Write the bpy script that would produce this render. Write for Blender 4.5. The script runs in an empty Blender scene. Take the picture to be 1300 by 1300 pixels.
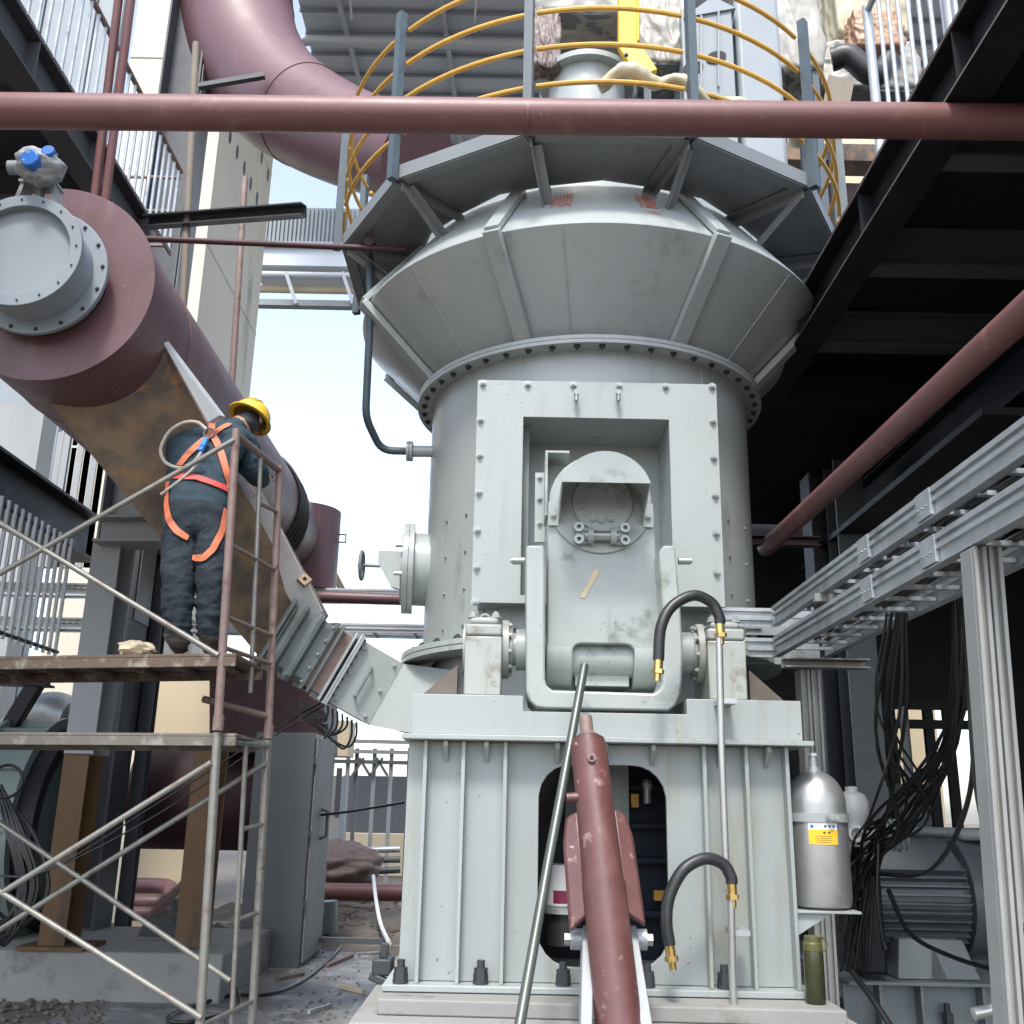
import bpy, bmesh, math, random
from mathutils import Vector as V, Matrix, Quaternion
from mathutils.bvhtree import BVHTree
random.seed(7)
R = math.radians; PI = math.pi
scene = bpy.context.scene
col = scene.collection

# ---------------------------------------------------------------- camera
PITCH, ROLL, EYE, FPX = R(16.33), R(1.1), 1.4, 1280.0
CAM = V((0, 0, EYE))
F = V((0, math.cos(PITCH), math.sin(PITCH)))
U0 = V((0, -math.sin(PITCH), math.cos(PITCH)))
R0 = V((1, 0, 0))
RC = R0*math.cos(ROLL) + U0*math.sin(ROLL)
UC = U0*math.cos(ROLL) - R0*math.sin(ROLL)
cam_data = bpy.data.cameras.new('camera'); cam = bpy.data.objects.new('camera', cam_data)
col.objects.link(cam); scene.camera = cam
cam.matrix_world = Matrix(((RC.x, UC.x, -F.x, CAM.x), (RC.y, UC.y, -F.y, CAM.y), (RC.z, UC.z, -F.z, CAM.z), (0, 0, 0, 1)))
cam_data.sensor_width = 36; cam_data.lens = FPX/1300*36
cam_data.clip_start = 0.05; cam_data.clip_end = 800
def P(x, y, Y=None, Z=None, X=None):
    """a measured direction of view -> the world point where it meets a plane of known position"""
    d = F + RC*((x-650)/FPX) + UC*((650-y)/FPX)
    if Y is not None: t = Y/d.y
    elif Z is not None: t = (Z-EYE)/d.z
    else: t = X/d.x
    return CAM + d*t

# ---------------------------------------------------------------- light
world = bpy.data.worlds.new('World'); scene.world = world; world.use_nodes = True
nt = world.node_tree; nt.nodes.clear()
sky = nt.nodes.new('ShaderNodeTexSky'); sky.sky_type = 'NISHITA'; sky.sun_disc = False
SUN_EL, SUN_AZ = R(58), R(190)          # azimuth measured clockwise from +Y
sky.sun_elevation = SUN_EL; sky.sun_rotation = SUN_AZ
sky.air_density = 1.0; sky.dust_density = 2.0; sky.ozone_density = 1.0
hs = nt.nodes.new('ShaderNodeHueSaturation'); hs.inputs['Saturation'].default_value = 0.68
bg = nt.nodes.new('ShaderNodeBackground'); bg.inputs['Strength'].default_value = 0.15
wo = nt.nodes.new('ShaderNodeOutputWorld')
nt.links.new(sky.outputs[0], hs.inputs['Color']); nt.links.new(hs.outputs[0], bg.inputs['Color']); nt.links.new(bg.outputs[0], wo.inputs['Surface'])
sd = bpy.data.lights.new('sun', 'SUN'); sd.energy = 1.35; sd.angle = R(10); sd.color = (1, 0.97, 0.92)
so = bpy.data.objects.new('sun', sd); col.objects.link(so)
to_sun = V((math.sin(SUN_AZ)*math.cos(SUN_EL), math.cos(SUN_AZ)*math.cos(SUN_EL), math.sin(SUN_EL)))
so.rotation_euler = to_sun.to_track_quat('Z', 'Y').to_euler(); so.location = (0, -5, 20)
vs = scene.view_settings; vs.view_transform = 'Standard'; vs.look = 'None'; vs.exposure = 1.6; vs.gamma = 1; vs.use_curve_mapping = False
scene.render.engine = 'CYCLES'

# ---------------------------------------------------------------- materials
def mat(name, c, rough=.5, metal=0., c2=None, sc=3., amt=.5, bump=.0, bsc=40., dirt=None, dirt_amt=.0, dsc=2.2, streak=1.0, spec=.5, trans=0., alpha=1., coat=0., runs=None, run_amt=.5, specks=None):
    m = bpy.data.materials.new(name); m.use_nodes = True
    n = m.node_tree.nodes; L = m.node_tree.links; b = n['Principled BSDF']
    b.inputs['Roughness'].default_value = rough; b.inputs['Metallic'].default_value = metal
    b.inputs['Specular IOR Level'].default_value = spec
    if trans: b.inputs['Transmission Weight'].default_value = trans
    if alpha < 1: b.inputs['Alpha'].default_value = alpha
    if coat: b.inputs['Coat Weight'].default_value = coat
    tc = n.new('ShaderNodeTexCoord'); mp = n.new('ShaderNodeMapping')
    mp.inputs['Scale'].default_value = (1, 1, streak)
    L.new(tc.outputs['Object'], mp.inputs['Vector'])
    def noise(scale, det=6, rg=.6):
        t = n.new('ShaderNodeTexNoise'); t.inputs['Scale'].default_value = scale; t.inputs['Detail'].default_value = det; t.inputs['Roughness'].default_value = rg
        L.new(mp.outputs[0], t.inputs['Vector']); return t
    def ramp(src, a, bb):
        r = n.new('ShaderNodeMapRange'); r.inputs['From Min'].default_value = a; r.inputs['From Max'].default_value = bb; L.new(src, r.inputs['Value']); return r.outputs[0]
    def mix(fac, a, bcol):
        x = n.new('ShaderNodeMix'); x.data_type = 'RGBA'
        if isinstance(fac, float): x.inputs[0].default_value = fac
        else: L.new(fac, x.inputs[0])
        for i, s in ((6, a), (7, bcol)):
            if isinstance(s, tuple): x.inputs[i].default_value = s + (1,)
            else: L.new(s, x.inputs[i])
        return x.outputs[2]
    if c2 is None: c2 = tuple(k*.82 for k in c)
    n1 = noise(sc); f1 = ramp(n1.outputs['Fac'], .5-.25/max(amt, .05)*.5, .5+.25/max(amt, .05)*.5)
    out = mix(f1, c, c2)
    if dirt:
        n2 = noise(dsc, 9, .68); f2 = ramp(n2.outputs['Fac'], .62-dirt_amt*.3, .72-dirt_amt*.2)
        out = mix(f2, out, dirt)
    if runs or specks:
        mp2 = n.new('ShaderNodeMapping'); mp2.inputs['Scale'].default_value = (1, 1, .09); L.new(tc.outputs['Object'], mp2.inputs['Vector'])
    if runs:        # drips and rain streaks
        t1 = n.new('ShaderNodeTexNoise'); t1.inputs['Scale'].default_value = 11; t1.inputs['Detail'].default_value = 4; L.new(mp2.outputs[0], t1.inputs['Vector'])
        t2 = noise(1.3, 3); fa = ramp(t1.outputs['Fac'], .56, .74); fb = ramp(t2.outputs['Fac'], .44, .62)
        mu = n.new('ShaderNodeMath'); mu.operation = 'MULTIPLY'; L.new(fa, mu.inputs[0]); L.new(fb, mu.inputs[1])
        mv = n.new('ShaderNodeMath'); mv.operation = 'MULTIPLY'; L.new(mu.outputs[0], mv.inputs[0]); mv.inputs[1].default_value = run_amt
        out = mix(mv.outputs[0], out, runs)
    if specks:      # chips and scuffs
        t3 = n.new('ShaderNodeTexNoise'); t3.inputs['Scale'].default_value = 38; t3.inputs['Detail'].default_value = 3; L.new(tc.outputs['Object'], t3.inputs['Vector'])
        t4 = n.new('ShaderNodeTexNoise'); t4.inputs['Scale'].default_value = 3.1; t4.inputs['Detail'].default_value = 3; L.new(tc.outputs['Object'], t4.inputs['Vector'])
        fa = ramp(t3.outputs['Fac'], .69, .73); fb = ramp(t4.outputs['Fac'], .50, .60)
        mu = n.new('ShaderNodeMath'); mu.operation = 'MULTIPLY'; L.new(fa, mu.inputs[0]); L.new(fb, mu.inputs[1])
        out = mix(mu.outputs[0], out, specks)
    oi = n.new('ShaderNodeObjectInfo'); rr = n.new('ShaderNodeMapRange'); rr.inputs['To Min'].default_value = .93; rr.inputs['To Max'].default_value = 1.05
    L.new(oi.outputs['Random'], rr.inputs['Value'])
    h = n.new('ShaderNodeHueSaturation'); L.new(rr.outputs[0], h.inputs['Value']); L.new(out, h.inputs['Color'])
    L.new(h.outputs[0], b.inputs['Base Color'])
    n3 = noise(sc*2.7); rr2 = n.new('ShaderNodeMapRange'); rr2.inputs['To Min'].default_value = max(.05, rough-.13); rr2.inputs['To Max'].default_value = min(1, rough+.16)
    L.new(n3.outputs['Fac'], rr2.inputs['Value']); L.new(rr2.outputs[0], b.inputs['Roughness'])
    if bump:
        n4 = noise(bsc, 5); bp = n.new('ShaderNodeBump'); bp.inputs['Strength'].default_value = bump; bp.inputs['Distance'].default_value = .02
        L.new(n4.outputs['Fac'], bp.inputs['Height']); L.new(bp.outputs[0], b.inputs['Normal'])
    return m
M = dict(
 mill=mat('grey_mill_paint', (.348, .378, .370), .30, runs=(.235, .24, .215), run_amt=.55, specks=(.17, .165, .15), c2=(.306, .336, .33), sc=1.6, bump=.02, bsc=9, dirt=(.23, .25, .235), dirt_amt=.05, streak=.35),
 ped=mat('shaded_pedestal_paint', (.308, .340, .335), .34, runs=(.215, .20, .15), run_amt=.7, specks=(.12, .115, .105), c2=(.262, .292, .287), sc=1.9, bump=.03, bsc=12, dirt=(.26, .26, .20), dirt_amt=.12, streak=.25),  # base darkened to stand in for less sky light near the ground
 arm=mat('arm_paint', (.362, .392, .376), .33, runs=(.2, .19, .16), run_amt=.6, specks=(.11, .105, .095), c2=(.295, .335, .32), sc=4, bump=.05, bsc=30, dirt=(.17, .175, .14), dirt_amt=.22, dsc=4),
 oily=mat('oily_brown_steel', (.16, .13, .105), .45, c2=(.08, .062, .05), sc=6, dirt=(.28, .27, .24), dirt_amt=.22),
 bearing=mat('bearing_paint', (.36, .385, .36), .36, runs=(.13, .10, .07), run_amt=.9, specks=(.10, .085, .07), c2=(.29, .31, .285), sc=6, dirt=(.18, .15, .11), dirt_amt=.2, dsc=6, bump=.06),
 plat=mat('platform_grey', (.19, .20, .205), .5, runs=(.10, .095, .085), c2=(.155, .165, .17), sc=3, bump=.03, dirt=(.15, .14, .12), dirt_amt=.1),
 platlite=mat('platform_edge_grey', (.19, .21, .215), .5, sc=3),
 post=mat('dark_post_paint', (.06, .085, .10), .45, sc=4),
 yellow=mat('yellow_rail_paint', (.66, .37, .055), .5, c2=(.52, .28, .04), sc=8, dirt=(.45, .30, .1), dirt_amt=.12, dsc=9),
 yel2=mat('bright_yellow_paint', (.85, .50, .015), .42, sc=4),
 red=mat('red_oxide_primer', (.165, .070, .066), .46, specks=(.27, .19, .17), runs=(.21, .14, .12), run_amt=.4, c2=(.14, .058, .055), sc=2.5, bump=.03, bsc=18, dirt=(.21, .11, .085), dirt_amt=.16, dsc=7),
 redduct=mat('red_duct_primer', (.135, .064, .074), .45, specks=(.21, .15, .15), runs=(.19, .12, .12), run_amt=.6, c2=(.105, .052, .06), sc=1.8, bump=.03, dirt=(.09, .045, .048), dirt_amt=.12, dsc=3),
 redworn=mat('worn_red_paint', (.125, .050, .046), .40, specks=(.42, .36, .33), runs=(.30, .20, .18), run_amt=.5, c2=(.085, .033, .032), sc=6, bump=.08, bsc=25, dirt=(.34, .23, .21), dirt_amt=.10, dsc=11),
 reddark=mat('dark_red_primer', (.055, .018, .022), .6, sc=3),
 rust=mat('rusty_bare_plate', (.235, .16, .10), .5, metal=.1, runs=(.08, .072, .078), run_amt=1., c2=(.105, .082, .068), sc=3.6, amt=1.2, bump=.1, bsc=30, dirt=(.32, .17, .07), dirt_amt=.25, dsc=5),
 rustcol=mat('orange_primer_column', (.13, .065, .02), .6, c2=(.07, .038, .016), sc=5, streak=.3, dirt=(.04, .028, .02), dirt_amt=.2, dsc=4),
 dark=mat('dark_steel_and_shade', (.017, .018, .022), .5, c2=(.009, .010, .012), sc=3, bump=.03, spec=.25),  # near-black base on dark steel also carries the shade of the right bay
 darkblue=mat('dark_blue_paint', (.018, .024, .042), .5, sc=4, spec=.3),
 steelgrey=mat('steel_column_grey', (.105, .113, .12), .5, c2=(.085, .093, .10), sc=2, bump=.03, streak=.3),
 steeldark=mat('left_frame_grey', (.062, .065, .075), .55, c2=(.048, .051, .06), sc=2, bump=.03),
 galv=mat('galvanised_steel', (.46, .49, .505), .40, metal=.45, c2=(.34, .365, .38), sc=9, amt=.8, dirt=(.22, .23, .22), dirt_amt=.1, dsc=5),
 galvworn=mat('worn_galvanised_pipe', (.27, .265, .24), .42, metal=.5, c2=(.19, .18, .16), sc=14, dirt=(.16, .095, .065), dirt_amt=.22, dsc=9),
 strut=mat('weathered_strut_channel', (.33, .335, .325), .45, metal=.3, c2=(.26, .262, .25), sc=3, dirt=(.19, .17, .14), dirt_amt=.1),
 rustpipe=mat('rusty_scaffold_tube', (.17, .10, .085), .6, metal=.2, c2=(.24, .19, .17), sc=9, bump=.05, dirt=(.1, .05, .035), dirt_amt=.2, dsc=10),
 tan=mat('tan_weathered_pole', (.22, .185, .145), .7, c2=(.16, .13, .10), sc=6, streak=.3),
 wood=mat('weathered_plank', (.17, .155, .13), .75, c2=(.11, .10, .08), sc=5, bump=.12, bsc=22, dirt=(.25, .235, .21), dirt_amt=.25, dsc=8),
 plankrust=mat('rusty_walkboard', (.14, .09, .06), .65, c2=(.08, .055, .042), sc=9, bump=.1, dirt=(.27, .24, .19), dirt_amt=.3, dsc=9),
 conc=mat('concrete', (.27, .27, .255), .85, c2=(.21, .21, .20), sc=2.2, bump=.12, bsc=45, dirt=(.15, .145, .13), dirt_amt=.2, dsc=3),
 conctower=mat('tower_concrete', (.62, .58, .48), .85, c2=(.52, .49, .41), sc=.7, bump=.06, bsc=8, dirt=(.30, .29, .27), dirt_amt=.12, dsc=1.2, streak=.25),
 cream=mat('cream_render', (.62, .52, .36), .8, c2=(.56, .47, .32), sc=2, bump=.05, streak=.4),
 pale=mat('pale_cladding', (.29, .30, .30), .6, c2=(.23, .24, .24), sc=1.5, streak=.3),
 roof=mat('roof_sheet', (.58, .63, .68), .5, c2=(.52, .57, .63), sc=.6),
 roofdark=mat('roof_purlin_paint', (.26, .29, .33), .55, sc=1),
 rooflite=mat('roof_rafter_paint', (.50, .54, .58), .5, sc=1),
 clad=mat('gallery_cladding', (.25, .285, .31), .5, sc=1),
 rubber=mat('black_rubber', (.022, .024, .026), .42, sc=20, amt=.4),
 cable=mat('black_cable', (.008, .009, .010), .36, sc=12),
 brass=mat('brass', (.72, .50, .18), .28, metal=.95, sc=20),
 chrome=mat('bright_steel_tube', (.45, .455, .44), .30, metal=.7, c2=(.38, .385, .37), sc=5),
 greentube=mat('green_stained_steel', (.13, .145, .135), .4, metal=.5, c2=(.07, .085, .078), sc=6, streak=.3, dirt=(.035, .115, .075), dirt_amt=.25, dsc=4),
 silver=mat('silver_cylinder_paint', (.42, .425, .425), .38, metal=.75, c2=(.37, .375, .375), sc=5, bump=.02, dirt=(.21, .21, .2), dirt_amt=.06),
 white=mat('white_plastic', (.74, .75, .74), .4, sc=6),
 motor=mat('motor_grey', (.11, .125, .135), .40, c2=(.09, .10, .11), sc=5, bump=.03),
 motorbase=mat('motor_base_grey', (.19, .215, .22), .5, sc=4, dirt=(.10, .10, .095), dirt_amt=.15),
 bolt=mat('zinc_bolt', (.36, .38, .37), .38, metal=.6, sc=10),
 boltdark=mat('black_bolt', (.05, .055, .06), .5, metal=.3, sc=10),
 sticker=mat('white_sticker', (.72, .74, .76), .4, sc=9), stickery=mat('yellow_sticker', (.82, .50, .02), .4, sc=9),
 ink=mat('black_ink', (.04, .04, .045), .5), redink=mat('red_marker_ink', (.55, .10, .06), .6, c2=(.5, .2, .15), sc=30),
 mud=mat('bare_mud', (.16, .135, .11), .9, c2=(.10, .085, .07), sc=3, bump=.5, bsc=14),
 slab=mat('muddy_concrete_ground', (.22, .22, .215), .5, c2=(.105, .10, .098), sc=2.2, amt=.9, bump=.5, bsc=22, dirt=(.36, .36, .355), dirt_amt=.3, dsc=5),
 plastic=mat('dusty_plastic_wrap', (.42, .405, .37), .33, c2=(.34, .32, .27), sc=2.5, bump=.45, bsc=5, trans=.12),
 plasticy=mat('yellowed_plastic_wrap', (.50, .455, .31), .4, c2=(.42, .37, .25), sc=2.5, bump=.4, bsc=6),
 brownbag=mat('brown_plastic_bag', (.42, .25, .15), .45, c2=(.35, .2, .12), sc=4, bump=.4, bsc=8),
 brownwrap=mat('brown_wrapped_tarp', (.17, .125, .115), .5, c2=(.10, .07, .062), sc=3, bump=.6, bsc=6),
 fan=mat('pale_green_fan_paint', (.19, .235, .225), .4, c2=(.165, .205, .195), sc=2, bump=.03),
 bluecap=mat('blue_film', (.03, .14, .46), .3, sc=5),
 colgrey=mat('left_column_grey', (.30, .315, .325), .5, c2=(.25, .265, .275), sc=2, bump=.03, streak=.3),
 galvlite=mat('lit_galvanised_steel', (.60, .63, .65), .42, metal=.3, c2=(.5, .53, .55), sc=9),  # brighter copy of the galvanised steel, light put into its colour
 galvdark=mat('dull_bellows_grey', (.16, .185, .185), .45, metal=.3, c2=(.11, .13, .13), sc=6, dirt=(.08, .07, .06), dirt_amt=.15),
 cloth=mat('navy_work_cloth', (.022, .047, .064), .85, c2=(.013, .028, .04), sc=7, bump=.8, bsc=16),
 trouser=mat('dark_trouser_cloth', (.014, .024, .034), .85, c2=(.008, .014, .02), sc=7, bump=.8, bsc=17),
 skin=mat('skin', (.40, .22, .15), .55, sc=10), shoe=mat('dark_boot', (.05, .048, .045), .6, c2=(.10, .095, .085), sc=8),
 helmet=mat('yellow_helmet', (.72, .47, .05), .35, sc=5, dirt=(.5, .36, .1), dirt_amt=.1),
 orange=mat('orange_webbing', (.60, .17, .075), .6, c2=(.45, .12, .06), sc=20), redweb=mat('red_webbing', (.55, .07, .06), .6, sc=20),
 rope=mat('tan_rope', (.45, .42, .36), .8, c2=(.3, .28, .24), sc=30, bump=.3, bsc=80), blueclip=mat('blue_energy_absorber', (.03, .22, .60), .45, sc=9),
 glassgreen=mat('olive_bottle_plastic', (.06, .062, .024), .22, c2=(.042, .044, .018), sc=9, trans=.3),
 olive=mat('olive_lid', (.10, .10, .03), .35, sc=9),
 gasket=mat('pale_gasket_strip', (.66, .64, .63), .7, c2=(.5, .46, .44), sc=8, streak=.4),
 glass=mat('dark_window_glass', (.03, .04, .05), .1, sc=2), maroon=mat('maroon_label', (.20, .02, .06), .5),
)

# ---------------------------------------------------------------- mesh builder
def basis(d, up=None):
    d = d.normalized()
    up = V(up) if up is not None else (V((0, 0, 1)) if abs(d.z) < .95 else V((0, 1, 0)))
    a = d.cross(up).normalized(); b = a.cross(d).normalized()
    return d, a, b
class MB:
    def __init__(s): s.v = []; s.f = []
    def add(s, vs_, fs_):
        k = len(s.v); s.v += [V(p) for p in vs_]; s.f += [[i+k for i in f] for f in fs_]; return s
    def hexa(s, p):      # 4 bottom (ccw), 4 top
        return s.add(p, [(3, 2, 1, 0), (4, 5, 6, 7), (0, 1, 5, 4), (1, 2, 6, 5), (2, 3, 7, 6), (3, 0, 4, 7)])
    def box(s, x0, x1, y0, y1, z0, z1):
        return s.hexa([(x0, y0, z0), (x1, y0, z0), (x1, y1, z0), (x0, y1, z0), (x0, y0, z1), (x1, y0, z1), (x1, y1, z1), (x0, y1, z1)])
    def bar(s, p0, p1, w, h, up=None, off=(0, 0)):   # w across, h along up
        p0 = V(p0); p1 = V(p1); d, a, b = basis(p1-p0, up); o = a*off[0]+b*off[1]
        c = [a*(-w/2)+b*(-h/2), a*(w/2)+b*(-h/2), a*(w/2)+b*(h/2), a*(-w/2)+b*(h/2)]
        return s.hexa([p0+o+k for k in c]+[p1+o+k for k in c])
    def ibeam(s, p0, p1, h=.3, b=.2, tf=.02, tw=.014, up=None):
        s.bar(p0, p1, b, tf, up, (0, h/2-tf/2)); s.bar(p0, p1, b, tf, up, (0, -h/2+tf/2)); return s.bar(p0, p1, tw, h-2*tf, up)
    def channel(s, p0, p1, h=.2, b=.08, t=.01, up=None, side=1):
        s.bar(p0, p1, t, h, up); s.bar(p0, p1, b, t, up, (side*(b/2+t/2), h/2-t/2)); return s.bar(p0, p1, b, t, up, (side*(b/2+t/2), -h/2+t/2))
    def angle(s, p0, p1, a=.06, t=.008, up=None, side=1):
        s.bar(p0, p1, t, a, up); return s.bar(p0, p1, a, t, up, (side*(a/2+t/2), a/2-t/2))
    def cyl(s, p0, p1, r, r1=None, n=20, cap=True):
        p0 = V(p0); p1 = V(p1); r1 = r if r1 is None else r1; d, a, b = basis(p1-p0)
        k = len(s.v)
        for q, rr in ((p0, r), (p1, r1)):
            for i in range(n): t = 2*PI*i/n; s.v.append(q+a*(rr*math.cos(t))+b*(rr*math.sin(t)))
        for i in range(n): j = (i+1) % n; s.f.append([k+i, k+n+i, k+n+j, k+j])
        if cap: s.f.append([k+i for i in range(n)]); s.f.append([k+n+i for i in range(n)][::-1])
        return s
    def ring(s, p0, p1, ro, ri, n=32):
        p0 = V(p0); p1 = V(p1); d, a, b = basis(p1-p0); k = len(s.v)
        for q, rr in ((p0, ro), (p1, ro), (p1, ri), (p0, ri)):
            for i in range(n): t = 2*PI*i/n; s.v.append(q+a*(rr*math.cos(t))+b*(rr*math.sin(t)))
        for e in range(4):
            for i in range(n):
                j = (i+1) % n; A = k+e*n; B = k+((e+1) % 4)*n
                s.f.append([A+i, B+i, B+j, A+j])
        return s
    def tube(s, pts, r, n=8, cap=True, r1=None):
        pts = [V(p) for p in pts]; k = len(s.v); m = len(pts)
        tang = []
        for i in range(m):
            t = (pts[min(i+1, m-1)]-pts[max(i-1, 0)]); tang.append(t.normalized())
        d, a, b = basis(tang[0])
        for i in range(m):
            if i:
                q = tang[i-1].rotation_difference(tang[i]); a = q @ a; b = q @ b
            rr = r if r1 is None else r+(r1-r)*i/(m-1)
            for j in range(n): t = 2*PI*j/n; s.v.append(pts[i]+a*(rr*math.cos(t))+b*(rr*math.sin(t)))
        for i in range(m-1):
            for j in range(n):
                jj = (j+1) % n; s.f.append([k+i*n+j, k+(i+1)*n+j, k+(i+1)*n+jj, k+i*n+jj])
        if cap: s.f.append([k+j for j in range(n)]); s.f.append([k+(m-1)*n+j for j in range(n)][::-1])
        return s
    def lathe(s, c, prof, n=48, a0=-PI, a1=PI, skip=None, angs=None):   # about a vertical axis; angle 0 faces -Y
        c = V(c); full = abs(a1-a0-2*PI) < 1e-6
        A = angs if angs else [a0+(a1-a0)*i/n for i in range(n if full else n+1)]
        k = len(s.v); m = len(A)
        for r, z in prof:
            for t in A: s.v.append(c+V((r*math.sin(t), -r*math.cos(t), z)))
        for e in range(len(prof)-1):
            for i in range(m if full else m-1):
                j = (i+1) % m
                if skip and skip(e, (A[i]+(A[j] if j else A[j]+2*PI))/2): continue
                s.f.append([k+e*m+i, k+e*m+j, k+(e+1)*m+j, k+(e+1)*m+i])
        return s
    def prism(s, poly, ext):
        poly = [V(p) for p in poly]; ext = V(ext); n = len(poly); k = len(s.v)
        s.v += poly+[p+ext for p in poly]
        s.f.append([k+i for i in range(n)]); s.f.append([k+n+i for i in range(n)][::-1])
        for i in range(n): j = (i+1) % n; s.f.append([k+j, k+i, k+n+i, k+n+j])
        return s
    def sphere(s, c, r, nu=16, nv=10, sq=(1, 1, 1)):
        c = V(c); k = len(s.v)
        for i in range(1, nv):
            p = PI*i/nv
            for j in range(nu): t = 2*PI*j/nu; s.v.append(c+V((r*sq[0]*math.sin(p)*math.cos(t), r*sq[1]*math.sin(p)*math.sin(t), r*sq[2]*math.cos(p))))
        top = len(s.v); s.v.append(c+V((0, 0, r*sq[2]))); bot = len(s.v); s.v.append(c-V((0, 0, r*sq[2])))
        for i in range(nv-2):
            for j in range(nu): jj = (j+1) % nu; s.f.append([k+i*nu+j, k+(i+1)*nu+j, k+(i+1)*nu+jj, k+i*nu+jj])
        for j in range(nu):
            jj = (j+1) % nu; s.f.append([top, k+j, k+jj]); s.f.append([bot, k+(nv-2)*nu+jj, k+(nv-2)*nu+j])
        return s
    def holed(s, O, ax, az, th, x0, x1, z0, z1, hx0, hx1, hz0, hz1, hr, n=64):
        """plate in the ax/az plane through O with a rounded rectangular hole, thickness vector th"""
        O = V(O); ax = V(ax); az = V(az); th = V(th)
        cx, cz = (hx0+hx1)/2, (hz0+hz1)/2; hw, hh = (hx1-hx0)/2, (hz1-hz0)/2
        angs = [2*PI*i/n for i in range(n)]+[math.atan2(zz-cz, xx-cx) % (2*PI) for xx in (x0, x1) for zz in (z0, z1)]
        if hr < .002: angs += [math.atan2(zz, xx) % (2*PI) for xx in (-hw, hw) for zz in (-hh, hh)]
        angs = sorted(set(round(a, 6) for a in angs)); I = []; Oo = []
        for t in angs:
            dx, dz = math.cos(t), math.sin(t)
            lo, hi = 0, 10
            for _ in range(40):
                mid = (lo+hi)/2; qx = max(abs(dx*mid)-(hw-hr), 0); qz = max(abs(dz*mid)-(hh-hr), 0)
                ins = abs(dx*mid) <= hw and abs(dz*mid) <= hh and (qx*qx+qz*qz <= hr*hr or qx == 0 or qz == 0)
                lo, hi = (mid, hi) if ins else (lo, mid)
            I.append((cx+dx*lo, cz+dz*lo))
            k = min([((x1-cx)/dx) if dx > 1e-9 else ((x0-cx)/dx) if dx < -1e-9 else 1e9, ((z1-cz)/dz) if dz > 1e-9 else ((z0-cz)/dz) if dz < -1e-9 else 1e9])
            Oo.append((cx+dx*k, cz+dz*k))
        m = len(angs); k = len(s.v)
        for L_, tt in ((Oo, V()), (I, V()), (I, th), (Oo, th)):
            s.v += [O+ax*a+az*b+tt for a, b in L_]
        for e in range(4):
            for i in range(m): j = (i+1) % m; A = k+e*m; B = k+((e+1) % 4)*m; s.f.append([A+i, A+j, B+j, B+i])
        return s
    def mesh(s, name, m, origin=V(), ang=38):
        me = bpy.data.meshes.new(name); me.from_pydata([p-origin for p in s.v], [], s.f)
        bm = bmesh.new(); bm.from_mesh(me); bmesh.ops.recalc_face_normals(bm, faces=bm.faces)
        la = R(ang)
        for f in bm.faces: f.smooth = True
        for e in bm.edges: e.smooth = len(e.link_faces) == 2 and e.calc_face_angle(0) < la
        bm.to_mesh(me); bm.free()
        for mm in (m if isinstance(m, (list, tuple)) else [m]): me.materials.append(M[mm] if isinstance(mm, str) else mm)
        return me
    def part(s, name, m, parent, label=None, bevel=0, ang=38, kind=None):
        o = bpy.data.objects.new(name, s.mesh(name, m, origin_of(parent), ang)); col.objects.link(o); o.parent = parent
        if label: o['label'] = label
        if kind: o['kind'] = kind
        if bevel: add_bevel(o, bevel)
        return o
    def thing(s, name, m, label, cat, group=None, kind=None, bevel=0, origin=None, ang=38):
        if origin is None:
            n = len(s.v); origin = V((sum(p.x for p in s.v)/n, sum(p.y for p in s.v)/n, min(p.z for p in s.v)))
        o = bpy.data.objects.new(name, s.mesh(name, m, origin, ang)); col.objects.link(o); o.location = origin
        if kind: o['kind'] = kind
        else: o['label'] = label; o['category'] = cat
        if group: o['group'] = group
        if bevel: add_bevel(o, bevel)
        return o
def add_bevel(o, w):
    b = o.modifiers.new('bevel', 'BEVEL'); b.width = w; b.segments = 2; b.limit_method = 'ANGLE'; b.angle_limit = R(40); b.harden_normals = False
def origin_of(o):
    p = V()
    while o is not None: p += V(o.location); o = o.parent
    return p
def thing(name, label, cat, loc, group=None):
    o = bpy.data.objects.new(name, None); o.empty_display_size = .1; col.objects.link(o); o.location = loc
    o['label'] = label; o['category'] = cat
    if group: o['group'] = group
    return o
_bolts = {}
def piece(name, key, make, m, parent, pos, normal=None, spin=0.):
    """a small repeated part: mesh shared by all with the same key, modelled along +Z"""
    k = (name, key, m)
    if k not in _bolts: _bolts[k] = make().mesh(name, m)
    o = bpy.data.objects.new(name, _bolts[k]); col.objects.link(o); o.parent = parent; o.location = V(pos)-origin_of(parent)
    if normal is not None:
        q = V(normal).to_track_quat('Z', 'Y') @ Quaternion((0, 0, 1), spin); o.rotation_mode = 'QUATERNION'; o.rotation_quaternion = q
    return o
def bolt(parent, pos, normal, r=.017, m='bolt', washer=True):
    def mk():
        b = MB()
        if washer: b.cyl((0, 0, -.002), (0, 0, r*.22), r*1.35, n=14)
        b.cyl((0, 0, r*.2), (0, 0, r*1.05), r, n=6); b.cyl((0, 0, r*1.0), (0, 0, r*1.5), r*.55, n=8); return b
    return piece('bolt', r, mk, m, parent, pos, normal, random.uniform(0, 1))
def arc3(c, a, b, r, t0, t1, n=16):
    return [V(c)+V(a)*(r*math.cos(t0+(t1-t0)*i/n))+V(b)*(r*math.sin(t0+(t1-t0)*i/n)) for i in range(n+1)]
def smooth_path(pts, sub=8):
    pts = [V(p) for p in pts]; out = []
    q = [pts[0]*2-pts[1]]+pts+[pts[-1]*2-pts[-2]]
    for i in range(1, len(q)-2):
        for k in range(sub):
            t = k/sub; p0, p1, p2, p3 = q[i-1:i+3]
            out.append(.5*((2*p1)+(p2-p0)*t+(2*p0-5*p1+4*p2-p3)*t*t+(3*p1-p0-3*p2+p3)*t*t*t))
    out.append(pts[-1]); return out
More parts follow.
